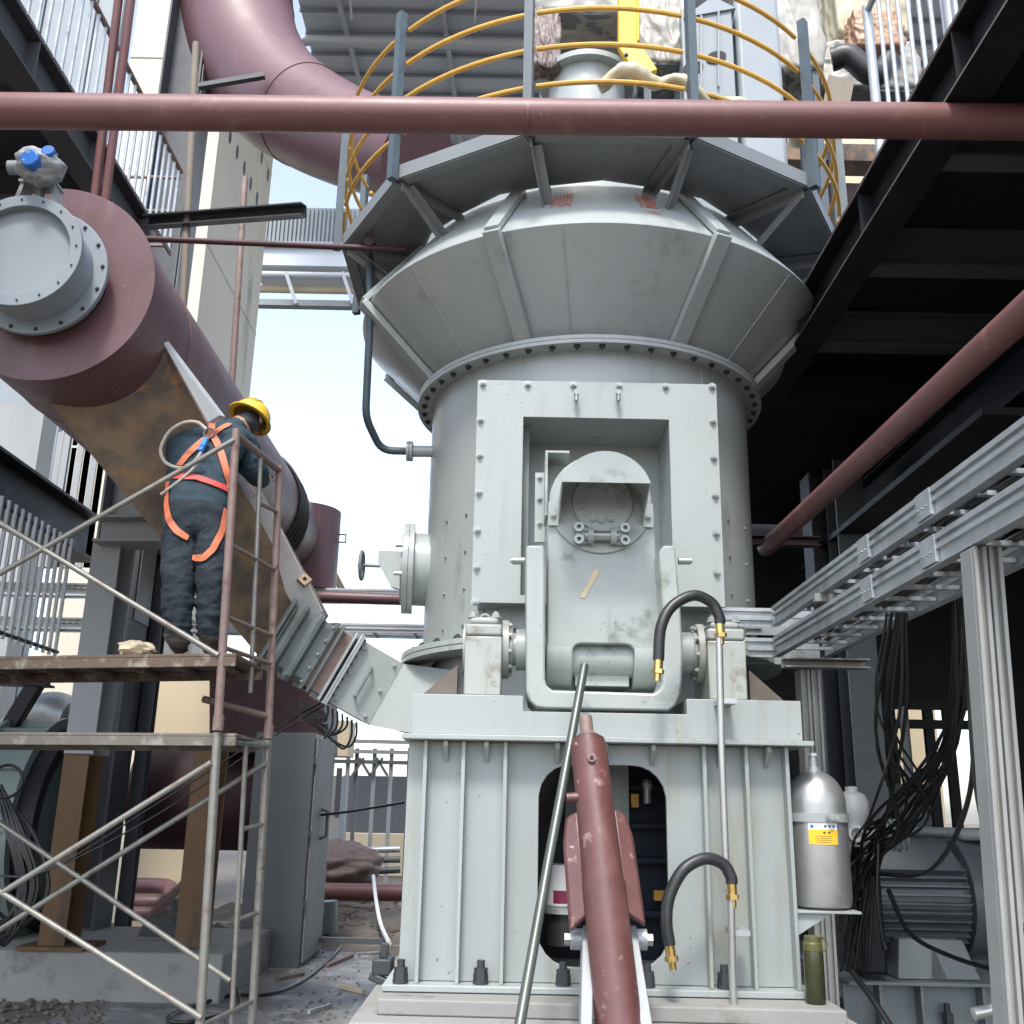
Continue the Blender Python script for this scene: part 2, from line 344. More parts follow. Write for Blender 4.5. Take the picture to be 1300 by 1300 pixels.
def round_path(pts, r=.08, n=6):
    pts = [V(p) for p in pts]; out = [pts[0]]
    for i in range(1, len(pts)-1):
        a = (pts[i-1]-pts[i]); b = (pts[i+1]-pts[i]); ra = min(r, a.length*.45, b.length*.45); A = pts[i]+a.normalized()*ra; B = pts[i]+b.normalized()*ra
        for k in range(n+1): t = k/n; out.append(A*(1-t)**2+pts[i]*2*t*(1-t)+B*t*t)
    out.append(pts[-1]); return out
def lump(c, size, amp=.18, seed=1, nu=36, nv=22, sc=2.0, drape=False, square=0.):
    from mathutils import noise as nz
    b = MB().sphere(c, 1, nu, nv, size); c = V(c)
    if square:      # push the ball towards a box, then crease it like taut sheet
        for i, p in enumerate(b.v):
            d = p-c; q = V((d.x/size[0], d.y/size[1], d.z/size[2])); m = max(abs(q.x), abs(q.y), abs(q.z)); k = 1/m if m else 1
            s_ = 1+(k-1)*square
            h = V((seed*5.1, 2.3, seed)); f1 = 1-abs(nz.noise(V((q.x*2.2+q.z*.9, q.y*2.2-q.z*.6, q.z*.9))*sc+h))*2.2; f2 = 1-abs(nz.noise(V((q.x*5+q.z*2, q.y*5, q.z*2.4-q.x))*sc+h))*2.5
            s_ *= 1+amp*(.55*max(0, f1)+.30*max(0, f2)-.3)+amp*.5*nz.noise(q*1.3+h)
            b.v[i] = c+d*s_
        return b
    for i, p in enumerate(b.v):
        d = p-c; q = V((d.x/size[0], d.y/size[1], d.z/size[2]))
        if drape: q = V((q.x*1.6, q.y*1.6, q.z*.6))
        k = 1+amp*nz.noise(q*sc+V((seed*7.3, 0, 0)))+amp*.5*nz.noise(q*sc*2.7+V((0, seed*3.1, 0)))+amp*.3*abs(nz.noise(q*sc*6+V((0, 0, seed))))
        b.v[i] = c+d*k
    return b
# ================================================================ SETTING
def structure(b, name, m, **k):
    return b.thing(name, m, None, None, kind='structure', origin=V((0, 0, 0)), **k)
structure(MB().box(-200, 200, -200, 200, -1, -.012), 'ground', 'mud')
structure(MB().box(-3.0, 6.5, 2.2, 16, -.06, 0.0), 'concrete_apron', 'slab', bevel=.01)
kerb_y = 8.0
kb = MB().box(-9, P(283, 1215, Y=kerb_y).x, kerb_y, kerb_y+1.6, -.03, .33).thing('foundation_kerb', 'conc', 'long low concrete foundation wall under the brown columns', 'foundation wall', bevel=.015)
# plinth under the mill
PX0 = P(442, 1285, Y=4.62).x; PX1 = P(1108, 1290, Y=4.62).x
pl = thing('machine_plinth', 'broad pale concrete block the grey mill pedestal stands on', 'concrete plinth', (.4, 6.0, -.02))
MB().box(PX0, PX1, 4.62, 8.9, -.02, .53).part('lower_block', 'conc', pl, bevel=.012)
MB().prism([(PX0+.1, 4.78, .531), (PX1-.08, 4.70, .531), (PX1-.05, 8.6, .531), (PX0+.1, 8.6, .531)], (0, 0, .065)).part('grout_layer', 'conc', pl, bevel=.008)
ZP = .6

# ================================================================ THE MILL
XC, YC = P(746, 600, Y=7.2).x, 7.2
C0 = V((XC, YC, 0))
def cp(t, r, z):          # point on a circle about the mill axis, t degrees to the right of the front
    return V((XC+r*math.sin(R(t)), YC-r*math.cos(R(t)), z))
mill = thing('vertical_mill', 'huge grey cylindrical grinding mill flaring out at the top behind the roller arm', 'mill', (XC, YC, ZP))
HW = .46
A = sorted([-180+5*i for i in range(72)]+[-23, 23])
A = [R(a) for a in A if abs(a) not in (25,)]
MB().lathe(C0, [(1.10, .6), (1.10, 2.34)], n=48).part('base_housing', 'mill', mill)
MB().lathe(C0, [(1.18, 2.40), (1.18, 2.58), (1.18, 3.80), (1.18, 4.28)], n=len(A), angs=A, skip=lambda e, t: e == 1 and abs(t) < R(23)).part('shell', 'mill', mill)
fl = MB().lathe(C0, [(1.12, 2.33), (1.33, 2.33), (1.33, 2.36), (1.12, 2.36)], n=72).part('lower_flange', 'mill', mill)
fl2 = MB().lathe(C0, [(1.15, 2.366), (1.33, 2.366), (1.33, 2.40), (1.15, 2.40)], n=72).part('shell_flange', 'mill', mill)
for i in range(36):
    a = -175+10*i
    if abs(a) > 130: continue
    bolt(fl2, cp(a, 1.26, 2.40), (0, 0, 1), .026, 'boltdark')
uf = MB().lathe(C0, [(1.17, 4.28), (1.295, 4.28), (1.295, 4.305), (1.17, 4.305)], n=96).part('upper_flange', 'mill', mill)
uf2 = MB().lathe(C0, [(1.17, 4.309), (1.295, 4.309), (1.295, 4.335), (1.17, 4.335)], n=96).part('cone_flange', 'mill', mill)
for i in range(48):
    a = -180+7.5*i
    if abs(a) > 115: continue
    bolt(uf, cp(a, 1.245, 4.28), (0, 0, -1), .017, 'boltdark'); bolt(uf2, cp(a, 1.245, 4.335), (0, 0, 1), .017, 'boltdark')
RM, ZM = 1.74, 4.87
MB().lathe(C0, [(1.18, 4.33), (RM, ZM)], n=96).part('flared_cone', 'mill', mill)
MB().lathe(C0, [(RM, ZM), (RM, ZM+.012), (1.33, 5.42), (1.30, 5.44)], n=96).part('sloping_roof', 'mill', mill, ang=20)
for a in (24, 69, 114, 159, -159, -114, -69, -24):
    n_ = V((math.sin(R(a)), -math.cos(R(a)), 0))
    d1 = (cp(a, RM, ZM)-cp(a, 1.2, 4.335)); up = d1.cross(V((0, 0, 1))).cross(d1)
    side = n_.cross(V((0, 0, 1)))
    def rib(p, q, w, h):
        d = (q-p).normalized(); nn = side.cross(d).normalized()
        if nn.dot(n_) < 0: nn = -nn
        return [p-side*w/2-nn*.01, p+side*w/2-nn*.01, q+side*w/2-nn*.01, q-side*w/2-nn*.01, p-side*w/2+nn*h, p+side*w/2+nn*h, q+side*w/2+nn*h, q-side*w/2+nn*h]
    MB().hexa(rib(cp(a, 1.215, 4.34), cp(a, RM+.04, ZM+.012), .115, .04)).part('cone_rib', 'mill', mill, bevel=.006)
    MB().hexa(rib(cp(a, RM+.035, ZM+.0), cp(a, 1.36, 5.395), .10, .035)).part('roof_rib', 'mill', mill, bevel=.005)
for a in (-9.5, 47, -47):
    MB().tube([cp(a, 1.215, 4.36), cp(a, RM-.01, ZM-.012)], .005, 6).part('weld_seam', 'mill', mill)
for a in (-38, 36): MB().tube([cp(a, 1.183, 2.42), cp(a, 1.183, 4.27)], .004, 6).part('weld_seam', 'mill', mill)
# top above the platform
MB().lathe(C0, [(1.30, 5.44), (1.26, 5.9), (.52, 6.62), (.40, 6.70)], n=64).part('top_cone', 'mill', mill, ang=25)
MB().lathe(C0+V((.0, 0, 0)), [(.32, 6.66), (.32, 7.28)], n=48).part('top_neck', 'mill', mill)
MB().lathe(C0, [(.30, 7.28), (.40, 7.28), (.40, 7.33), (0, 7.33)], n=48).part('top_flange', 'mill', mill)
# window frame of the roller arm
YF = 5.95
fx0, fx1 = P(603, 600, Y=YF).x, P(914, 600, Y=YF).x
fz1, fz0 = P(758, 485, Y=YF).z, P(758, 768, Y=YF).z
hx0, hx1 = P(664, 560, Y=YF).x, P(850, 560, Y=YF).x
hz1 = P(758, 531, Y=YF).z
wf = MB().holed((0, YF, 0), (1, 0, 0), (0, 0, 1), (0, .022, 0), fx0, fx1, fz0, fz1, hx0, hx1, fz0+.05, hz1, .001).part('arm_window_frame', 'mill', mill, bevel=.003)
b = MB()
for x in (fx0+.03, fx1-.045): b.box(x, x+.015, YF+.023, 6.5, fz0+.02, fz1-.03)
b.box(fx0+.046, fx1-.046, YF+.023, 6.45, fz1-.05, fz1-.035); b.box(fx0+.046, fx1-.046, YF+.023, 6.4, fz0+.02, fz0+.035)
b.part('window_housing', 'mill', mill)
b = MB()
b.box(hx0-.015, hx0-.001, YF+.023, 6.45, fz0+.036, hz1+.014); b.box(hx1+.001, hx1+.015, YF+.023, 6.45, fz0+.036, hz1+.014)
b.box(hx0, hx1, YF+.023, 6.45, hz1+.001, hz1+.015); b.box(hx0, hx1, YF+.023, 6.45, fz0+.036, fz0+.049); b.box(hx0-.015, hx1+.015, 6.452, 6.466, fz0+.036, hz1+.014)
b.part('window_recess', 'mill', mill)
for x, y in [(613, 487), (610, 533), (609, 578), (608, 625), (606, 673), (605, 720), (603, 764), (670, 488), (728, 489), (786, 490), (845, 491), (904, 491), (905, 535), (906, 581), (908, 629), (909, 677), (910, 727)]:
    bolt(wf, P(x, y, Y=YF), (0, -1, 0), .019)
for x in (731, 784):
    p = P(x, 503, Y=YF); MB().cyl(p, p+V((0, -.05, 0)), .011, n=10).cyl(p+V((0, -.05, 0)), p+V((0, -.075, 0)), .019, n=10).part('lifting_stud', 'mill', wf)
    MB().cyl(p+V((0, -.06, -.055)), p+V((0, -.06, -.005)), .013, n=10).part('stud_pin', 'bolt', wf)
for a in (-47, -58, 47, 60):
    for z in (3.05, 2.80, 2.56, 3.3):
        bolt(mill, cp(a, 1.18, z-.05), cp(a, 1, 0)-C0, .009, 'bolt')
# manhole with hand wheel
mc = P(519, 722, Y=7.1); d = V((-1, -.08, 0)).normalized()
mh = MB().cyl(mc-d*.25, mc+d*.0, .26, n=36).cyl(mc-d*.035, mc+d*.0, .325, n=40).part('manhole', 'mill', mill)
MB().cyl(mc+d*.003, mc+d*.04, .325, n=40).cyl(mc+d*.04, mc+d*.055, .25, n=36).part('manhole_cover', 'mill', mh)
MB().prism([mc+d*.05+V((0, -.03, .12)), mc+d*.22+V((0, -.03, .12)), mc+d*.22+V((0, -.03, .03)), mc+d*.12+V((0, -.03, -.14)), mc+d*.05+V((0, -.03, -.16))], (0, .06, 0)).part('screw_bracket', 'mill', mh)
hwc = mc+d*.33+V((0, -.05, .0))
b = MB().cyl(mc+d*.2+V((0, -.05, 0)), hwc+d*.03, .012, n=10)
ring_pts = [hwc+V((d.y*0, 0, 0))+V((0, 1, 0))*(.1*math.cos(2*PI*i/24))+V((0, 0, 1))*(.1*math.sin(2*PI*i/24)) for i in range(25)]
b.tube(ring_pts, .012, 8, cap=False)
for k in range(3): t = 2*PI*k/3; b.tube([hwc, hwc+V((0, .1*math.cos(t), .1*math.sin(t)))], .008, 6)
b.part('hand_wheel', 'plat', mh)
for k in (-1, 1): MB().cyl(mc+d*(-.06)+V((0, -.28, .1*k)), mc+d*.07+V((0, -.28, .1*k)), .014, n=8).part('clamp_bolt', 'bolt', mh)
# nozzle for the drain pipe
nz0 = P(545, 573, Y=7.0); nz1 = P(524, 573, Y=7.0)
MB().cyl(nz0+V((.12, 0, 0)), nz1, .042, n=16).cyl(nz1, nz1+V((-.02, 0, 0)), .075, n=18).cyl(nz1+V((-.024, 0, 0)), nz1+V((-.044, 0, 0)), .075, n=18).part('nozzle', 'mill', mill)
# hand-written characters on the roof slope
def cone_text(ch, t0, s0, size, name):
    cu = bpy.data.curves.new('tmp', 'FONT'); cu.body = ch; cu.size = size; cu.align_x = 'CENTER'; cu.align_y = 'CENTER'; cu.resolution_u = 3
    ob = bpy.data.objects.new('tmp', cu); col.objects.link(ob); dg = bpy.context.evaluated_depsgraph_get()
    me = ob.evaluated_get(dg).to_mesh(); vs_ = [v.co.copy() for v in me.vertices]; fs_ = [list(p.vertices) for p in me.polygons]; ob.evaluated_get(dg).to_mesh_clear()
    bpy.data.objects.remove(ob)
    sl = V((1.33-RM, 5.42-ZM-.012)); ln = sl.length; b = MB(); out = []
    for v in vs_:
        s = s0+v.y*1.7; r = RM+sl.x*s/ln; z = ZM+.012+sl.y*s/ln
        a = math.degrees(v.x/r)+t0; nr = sl.y/ln; nzv = -sl.x/ln
        out.append(cp(a, r+.006*nr, z+.006*nzv))
    b.add(out, fs_); b.part(name, 'redink', mill)
cone_text('顺', -10.5, .36, .15, 'painted_character'); cone_text('恒', 10.2, .37, .15, 'painted_character'); cone_text('1901', 10.8, .20, .055, 'painted_number')

# ================================================================ SERVICE PLATFORM ROUND THE MILL
plt = thing('service_platform', 'twelve sided grey walkway with yellow rails round the top of the mill', 'platform', (XC, YC, 5.4))
RO, RI, ZF = 1.93, 1.35, 5.42
cs = [15+30*k for k in range(12)]
for k, a in enumerate(cs):
    a2 = a+30
    MB().prism([cp(a, RO-.005, ZF), cp(a2, RO-.005, ZF), cp(a2, RI, ZF), cp(a+15, RI*1.02, ZF), cp(a, RI, ZF)], (0, 0, .012)).part('floor_panel', 'plat', plt)
    e = MB().bar(cp(a+.4, RO+.006, ZF+.035), cp(a2-.4, RO+.006, ZF+.035), .012, .10).bar(cp(a+.8, RO-.04, ZF-.018), cp(a2-.8, RO-.04, ZF-.018), .075, .012).part('edge_channel', 'platlite', plt)
    MB().angle(cp(a, RI-.02, ZF-.045), cp(a, RO-.03, ZF-.045), .07, .009).part('radial_beam', 'plat', plt)
    MB().angle(cp(a, RO-.07, ZF-.06), cp(a, 1.53, 5.13), .055, .008).part('brace', 'plat', plt)
    ps = MB().bar(cp(a, RO+.05, ZF-.04), cp(a, RO+.05, ZF+1.3), .055, .055, up=cp(a, 1, 0)-C0).part('post', 'post', plt)
    for zz in (.32, .60, .88, 1.16):
        pts = [cp(a+1.2+(27.6)*i/8, RO+.01, ZF+zz) for i in range(9)]
        MB().tube(pts, .016, 8).part('rail', 'yellow', plt)
# foam and wrapped machinery at the top
def lump_thing(name, c, size, m, label, cat, amp=.18, seed=1, sc=2., group=None):
    return lump(c, size, amp*.62, seed, nu=120, nv=70, sc=sc*.5, square=.8).thing(name, m, label, cat, group, ang=180)
from mathutils import noise as nz
pts = [cp(a*.5, RO-.03+.03*math.sin(a*.25), ZF+.37+.05*math.sin(a*.11)+.03*math.sin(a*.29)) for a in range(-4, 92)]
b = MB().tube(pts, .042, 14)
for i in range(len(b.v)): p = b.v[i]; b.v[i] = p+(p-pts[min(i//14, len(pts)-1)])*(.55*nz.noise(p*5)+.35*nz.noise(p*19))
b.thing('foam_strip', 'plasticy', ang=180, label='pale yellow strip of wrapping foam drooping along the lowest front rail', cat='foam strip')

# yellow jib foot beside the neck
jb = thing('lifting_bracket', 'bright yellow steel bracket rising beside the round neck of the mill', 'bracket', P(800, 95, Y=6.75))
p0, p1 = P(797, 60, Y=6.75), P(797, -20, Y=6.75)
MB().bar(p0, p1, .16, .10, up=(0, 1, 0)).bar(p0+V((.075, 0, 0)), p1+V((.075, 0, 0)), .02, .16, up=(0, 1, 0)).part('upright', 'yel2', jb, bevel=.006)
q = P(822, 96, Y=6.7)
MB().bar(P(797, 58, Y=6.72), q, .17, .06, up=(0, 1, 0)).part('sloping_foot', 'yel2', jb, bevel=.006)
for x, y in ((795, 70), (806, 92), (818, 94)): bolt(jb, P(x, y, Y=6.66), (0, -1, 0), .014, 'boltdark')
# grey drive housing; dark ovals stand in for shaded openings
dh = thing('drive_housing', 'pale grey sheet metal drive housing with two dark oval discs as openings on top of the mill', 'housing', P(900, 110, Y=7.0))
a0, a1 = P(868, 112, Y=6.95), P(934, 112, Y=6.95); hz = P(900, 12, Y=6.95).z-a0.z
body = MB().box(a0.x, a1.x, 6.95, 7.5, 5.445, a0.z+hz).part('housing_box', 'clad', dh, bevel=.01)
for x, y in ((880, 86), (909, 73)):
    c = P(x, y, Y=6.945)
    MB().prism([c+V((.085*math.cos(t), 0, .06*math.sin(t)+.02*math.cos(t))) for t in [2*PI*i/20 for i in range(20)]], (0, -.006, 0)).part('dark_oval', 'dark', dh)  # flat dark disc painted in place of the shade inside an opening
MB().prism([P(868, 22, Y=6.93), P(905, -5, Y=6.93), P(934, 10, Y=6.93)], (0, .5, 0)).part('dark_hood', 'roofdark', dh)
MB().bar(P(890, 20, Y=6.93), P(890, 110, Y=6.93), .015, .02).bar(P(912, 14, Y=6.93), P(912, 110, Y=6.93), .015, .02).part('stiffener', 'clad', dh)
MB().box(P(936, 60, Y=7).x, P(992, 60, Y=7).x, 7.0, 7.5, 5.445, P(960, -10, Y=7).z).thing('filter_casing', 'clad', 'tall pale grey casing behind the yellow rails to the right of the drive housing', 'casing', bevel=.04)
lump_thing('wrapped_motor', P(745, 8, Y=8.0), (.55, .4, .42), 'plastic', 'wide bundle in dusty pale plastic sheet above the mill neck', 'wrapped bundle', .2, 2)
lump_thing('plastic_scrap', P(693, 55, Y=7.0), (.12, .1, .30), 'brownwrap', 'crumpled brownish film hanging left of the round mill neck', 'plastic film', .35, 5, 3)
lump_thing('plastic_bundle', P(838, 62, Y=7.3), (.22, .25, .34), 'plastic', 'bulging clear plastic bundle just right of the yellow bracket', 'wrapped bundle', .25, 9)
lump_thing('wrapped_valve', P(985, 45, Y=7.9), (.36, .3, .62), 'plastic', 'tall creased plastic bundle behind the right half of the yellow rails', 'wrapped bundle', .22, 11, 2.6)

def stand(c, w, d, ztop, zbot, label):
    t = thing('equipment_stand', label, 'steel stand', V((c.x, c.y, zbot)), 'steel stands under the wrapped bundles')
    for sx in (-1, 1):
        for sy in (-1, 1): MB().box(c.x+sx*w-.03, c.x+sx*w+.03, c.y+sy*d-.03, c.y+sy*d+.03, zbot, ztop-.05).part('leg', 'post', t)
    MB().box(c.x-w-.04, c.x+w+.04, c.y-d-.04, c.y+d+.04, ztop-.049, ztop).part('stand_top', 'plat', t)
c = P(745, 8, Y=8.0); stand(c, .42, .3, c.z-.36, 5.445, 'dark four legged stand under the wide pale bundle above the mill neck')
c = P(838, 62, Y=7.3); stand(c, .15, .18, c.z-.30, 5.445, 'small four legged stand under the clear plastic bundle by the yellow bracket')
c = P(985, 45, Y=7.9); stand(c, .26, .22, c.z-.55, 5.445, 'four legged stand under the tall creased plastic bundle')
# ================================================================ PEDESTAL
YP = 5.05
px0, px1 = P(512, 1100, Y=YP).x, P(1004, 1100, Y=YP).x
XP = (px0+px1)/2
ped = thing('arm_pedestal', 'wide ribbed pale grey steel pedestal with a rounded opening carrying the roller arm', 'pedestal', (XP, YP+.3, ZP))
zt = P(760, 945, Y=YP).z
ox0, ox1 = P(683, 1100, Y=YP).x, P(848, 1100, Y=YP).x; oz1, oz0 = P(760, 971, Y=YP).z, P(760, 1229, Y=YP).z
MB().holed((0, YP, 0), (1, 0, 0), (0, 0, 1), (0, .03, 0), px0, px1, ZP+.03, zt, ox0, ox1, oz0, oz1, .16).part('front_panel', 'ped', ped, bevel=.003)
MB().box(px0, px0+.02, YP+.032, 5.8, ZP+.03, zt).part('side_panel', 'ped', ped); MB().box(px1-.02, px1, YP+.032, 5.8, ZP+.03, zt).part('side_panel', 'ped', ped)
MB().box(px0-.06, px1+.06, 4.93, 5.85, ZP, ZP+.028).part('base_plate', 'ped', ped, bevel=.004)
YT = 4.92
tx0, tx1 = P(510, 935, Y=YT).x, P(1034, 940, Y=YT).x
MB().box(tx0, tx1, YT, 5.85, zt+.002, zt+.027).part('top_plate', 'ped', ped, bevel=.004)
ztop = P(600, 882, Y=4.97).z; zmid = P(770, 905, Y=4.97).z
u0, u1, u2, u3 = P(523, 900, Y=4.97).x, P(664, 890, Y=4.97).x, P(872, 895, Y=4.97).x, P(1017, 900, Y=4.97).x
MB().prism([(u0, 4.97, zt+.029), (u3, 4.97, zt+.029), (u3, 4.97, ztop), (u2, 4.97, ztop), (u2, 4.97, zmid), (u1, 4.97, zmid), (u1, 4.97, ztop), (u0, 4.97, ztop)], (0, .035, 0)).part('upper_web', 'ped', ped, bevel=.003)
for xa, xb in ((u0, u1), (u2, u3)):
    MB().box(xa, xb, 5.007, 5.8, ztop-.03, ztop).part('bearing_seat', 'ped', ped)
    for x in (xa, xb-.02): MB().box(x, x+.02, 5.007, 5.8, zt+.029, ztop-.031).part('seat_web', 'ped', ped)
for x in (540, 588, 641, 892, 945, 996):
    q = P(x, 1000, Y=YP).x; MB().box(q-.009, q+.009, YP-.075, YP-.001, ZP+.029, zt).part('rib', 'ped', ped, bevel=.002)
for x in (567, 618, 707, 767, 827, 912, 971):
    q = P(x, 950, Y=YP).x; w = .011
    MB().prism([(q-w, YP-.001, zt-.1), (q-w, YP-.001, zt), (q-w, YP-.085, zt), (q-w, YP-.085, zt-.025)], (2*w, 0, 0)).part('gusset', 'ped', ped, bevel=.002)
# anchor bolts
def anchor(x, y, Yd, parent, z=ZP+.03, s=1.):
    p = P(x, y, Y=Yd); p.z = z
    return MB().cyl(p, p+V((0, 0, .012)), .036*s, n=16).cyl(p+V((0, 0, .012)), p+V((0, 0, .042*s)), .034*s, n=6).cyl(p+V((0, 0, .042*s)), p+V((0, 0, .066*s)), .031*s, n=6).cyl(p+V((0, 0, .066*s)), p+V((0, 0, .098*s)), .018*s, n=10).part('anchor_bolt', 'boltdark', parent)
for x, Yd in ((508, 4.98), (610, 5.0), (715, 5.0), (822, 5.0), (920, 5.0)): anchor(x, 1250, Yd, ped)
# accumulator shelf on the right side of the pedestal
s0 = P(1012, 1153, Y=5.1); s1 = P(1083, 1153, Y=5.1)
MB().box(px1+.001, s1.x, 4.98, 5.3, s0.z-.012, s0.z).part('accumulator_shelf', 'ped', ped, bevel=.002)
MB().prism([(px1+.001, 5.0, s0.z-.013), (px1+.16, 5.0, s0.z-.013), (px1+.001, 5.0, s0.z-.11)], (0, .02, 0)).part('shelf_gusset', 'ped', ped)
# parts of the machine seen through the opening
ib = thing('oil_filter', 'white oil filter canister with dark red label inside the pedestal opening', 'oil filter', P(716, 1140, Y=5.4))
c = P(716, 1145, Y=5.45); MB().cyl(c+V((0, 0, -.02)), c+V((0, 0, .18)), .10, n=28).part('canister', 'white', ib, bevel=.01)
MB().cyl(c+V((0, 0, -.05)), c+V((0, 0, -.021)), .108, n=28).part('filter_rim', 'galv', ib); MB().cyl(c+V((0, 0, -.2)), c+V((0, 0, -.051)), .085, n=20).part('filter_head', 'rubber', ib)
MB().lathe(c, [(.1015, .0), (.1015, .06)], n=8, a0=R(-35), a1=R(30)).part('filter_label', 'maroon', ib)
MB().box(c.x+.04, c.x+.1, 5.3, 5.345, c.z+.01, c.z+.11).part('filter_gauge', 'plat', ib, bevel=.008)
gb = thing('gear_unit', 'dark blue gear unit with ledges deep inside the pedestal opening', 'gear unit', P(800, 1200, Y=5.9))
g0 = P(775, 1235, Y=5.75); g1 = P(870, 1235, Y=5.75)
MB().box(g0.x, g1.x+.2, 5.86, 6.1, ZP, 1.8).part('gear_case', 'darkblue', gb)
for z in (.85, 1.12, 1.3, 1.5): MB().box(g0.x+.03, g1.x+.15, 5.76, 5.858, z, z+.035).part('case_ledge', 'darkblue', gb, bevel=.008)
cpt = P(822, 1020, Y=5.7); MB().cyl(cpt, cpt+V((0, 0, .1)), .022, n=12).sphere(cpt+V((0, 0, .1)), .03, 12, 8).part('sight_glass', 'galv', gb)
cpt = P(806, 1020, Y=5.7); MB().box(cpt.x-.02, cpt.x+.02, 5.69, 5.74, cpt.z-.02, cpt.z+.05).part('yellow_tag', 'yellow', gb)
cpt = P(838, 1138, Y=5.7); MB().box(cpt.x-.03, cpt.x+.03, 5.69, 5.74, cpt.z-.02, cpt.z+.03).part('yellow_tag', 'yellow', gb)
MB().box(P(718, 1000, Y=5.7).x, P(738, 1000, Y=5.7).x, 5.7, 5.75, P(725, 1048, Y=5.7).z, 1.75).thing('inner_stiffener', 'steelgrey', 'grey steel stiffener left of the red cylinder inside the pedestal opening', 'stiffener')
MB().box(P(775, 1000, Y=5.7).x, P(798, 1000, Y=5.7).x, 5.7, 5.75, P(780, 1050, Y=5.7).z, 1.75).thing('inner_stiffener', 'ped', 'pale steel stiffener right of the red cylinder inside the pedestal opening', 'stiffener')
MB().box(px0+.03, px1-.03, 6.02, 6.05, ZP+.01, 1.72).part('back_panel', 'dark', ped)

# ================================================================ BEARING BLOCKS, ARM AND YOKE
ZS = P(655, 825, Y=5.37).z; YS = 5.37
def bearing(xa, xb, side, label):
    t = thing('bearing_block', label, 'bearing block', ((xa+xb)/2, YS, ztop), 'bearing blocks on the pedestal')
    zc = ztop+.018; ztp = P(615, 783, Y=5.2).z
    MB().box(xa-.015, xb+.015, 5.12, 5.7, ztop+.001, zc).part('foot_plate', 'oily', t)
    MB().box(xa, xb, 5.18, 5.6, zc+.001, ZS+.04).part('lower_housing', 'bearing', t, bevel=.008)
    MB().box(xa, xb, 5.18, 5.6, ZS+.043, ztp-.04).part('cap', 'bearing', t, bevel=.012)
    MB().box(xa+.02, xb-.02, 5.2, 5.58, ztp-.039, ztp).part('cap_top', 'bearing', t, bevel=.015)
    for x in (xa+.035, xb-.035):
        for y in (5.23, 5.5): bolt(t, (x, y, ztp), (0, 0, 1), .022, 'bearing')
    ecx = (xa+xb)/2
    MB().tube(arc3((ecx, 5.38, ztp+.02), (1, 0, 0), (0, 0, 1), .025, 0, 2*PI, 16), .008, 6, cap=False).part('lifting_eye', 'bearing', t)
    for sgn in (-1, 1):
        xs = xb if sgn > 0 else xa
        if sgn == side:
            MB().cyl((xs+sgn*.002, YS, ZS), (xs+sgn*.014, YS, ZS), .135, n=36).part('blind_cover', 'bearing', t); continue
        dn = MB().cyl((xs+sgn*.002, YS, ZS), (xs+sgn*.035, YS, ZS), .155, n=36).cyl((xs+sgn*.035, YS, ZS), (xs+sgn*.055, YS, ZS), .12, n=32).part('seal_cover', 'bearing', t)
        for k in range(10):
            tt = 2*PI*k/10+.2; bolt(dn, (xs+sgn*.035, YS+.137*math.cos(tt), ZS+.137*math.sin(tt)), (sgn, 0, 0), .012, 'bearing')
    gx = xa-.04 if side < 0 else xb+.04
    ln = .21
    MB().prism([(gx, 5.3, ztop+.002), (gx+side*ln, 5.3, ztop+.002), (gx, 5.3, ztop+.19)], (0, .12, 0)).part('gusset', 'oily', t)
bearing(P(590, 830, Y=5.18).x, P(637, 830, Y=5.18).x, -1, 'grey bearing block left of the roller arm with bolted cap')
bearing(P(899, 830, Y=5.18).x, P(947, 830, Y=5.18).x, 1, 'grey bearing block right of the roller arm behind the black hose')

arm = thing('roller_arm', 'massive grey rocker arm with half round hood over its bolted end plate', 'rocker arm', (P(765, 850, Y=YS).x, YS, ZS))
MB().cyl((P(641, 825, Y=YS).x, YS, ZS), (P(892, 830, Y=YS).x, YS, ZS), .085, n=28).cyl((P(655, 825, Y=YS).x, YS, ZS), (P(880, 825, Y=YS).x, YS, ZS), .11, n=28).part('pivot_shaft', 'arm', arm)
YA = 5.2
ax0, ax1 = P(695, 750, Y=YA).x, P(833, 750, Y=YA).x
zcir = P(762, 640, Y=YA).z; xcir = P(762, 640, Y=YA).x; rc = P(827, 640, Y=YA).x-xcir
n0, n1 = P(727, 850, Y=YA).x, P(806, 850, Y=YA).x
zn = ZS-.005; rr = .045
poly = [(ax0, YA, ZS-.03), (n0, YA, ZS-.03)]
poly += [(n0+rr-rr*math.cos(t), YA, zn-rr+.02+rr*math.sin(t)) for t in [PI/2*i/5 for i in range(6)]]
poly += [(n1-rr+rr*math.sin(t), YA, zn-rr+.02+rr*math.cos(t)) for t in [PI/2*i/5 for i in range(6)]]
poly += [(n1, YA, ZS-.03), (ax1+.022, YA, ZS-.03), (ax1+.018, YA, ZS+.1), (ax1, YA, zcir-.12), (ax1, YA, zcir-.03)]
poly += [(xcir+rc*math.cos(t), YA, zcir+rc*math.sin(t)) for t in [PI*i/18 for i in range(19)]] + [(ax0, YA, zcir-.03)]
MB().prism(poly, (0, .32, 0)).part('arm_body', 'arm', arm, bevel=.012)
for xa, xb in ((ax0-.002, n0), (n1, ax1+.024)): MB().cyl((xa, YS, ZS-.03), (xb, YS, ZS-.03), YS-YA+.002, n=40).part('pivot_lug', 'arm', arm, bevel=.006)
MB().box(n0+.02, n1-.02, 5.3, 5.6, ZS-.19, ZS-.1).part('inner_web', 'arm', arm)
MB().cyl((n0+.001, YS-.03, ZS-.045), (n1-.001, YS-.03, ZS-.045), .10, n=32).part('inner_shaft', 'arm', arm)
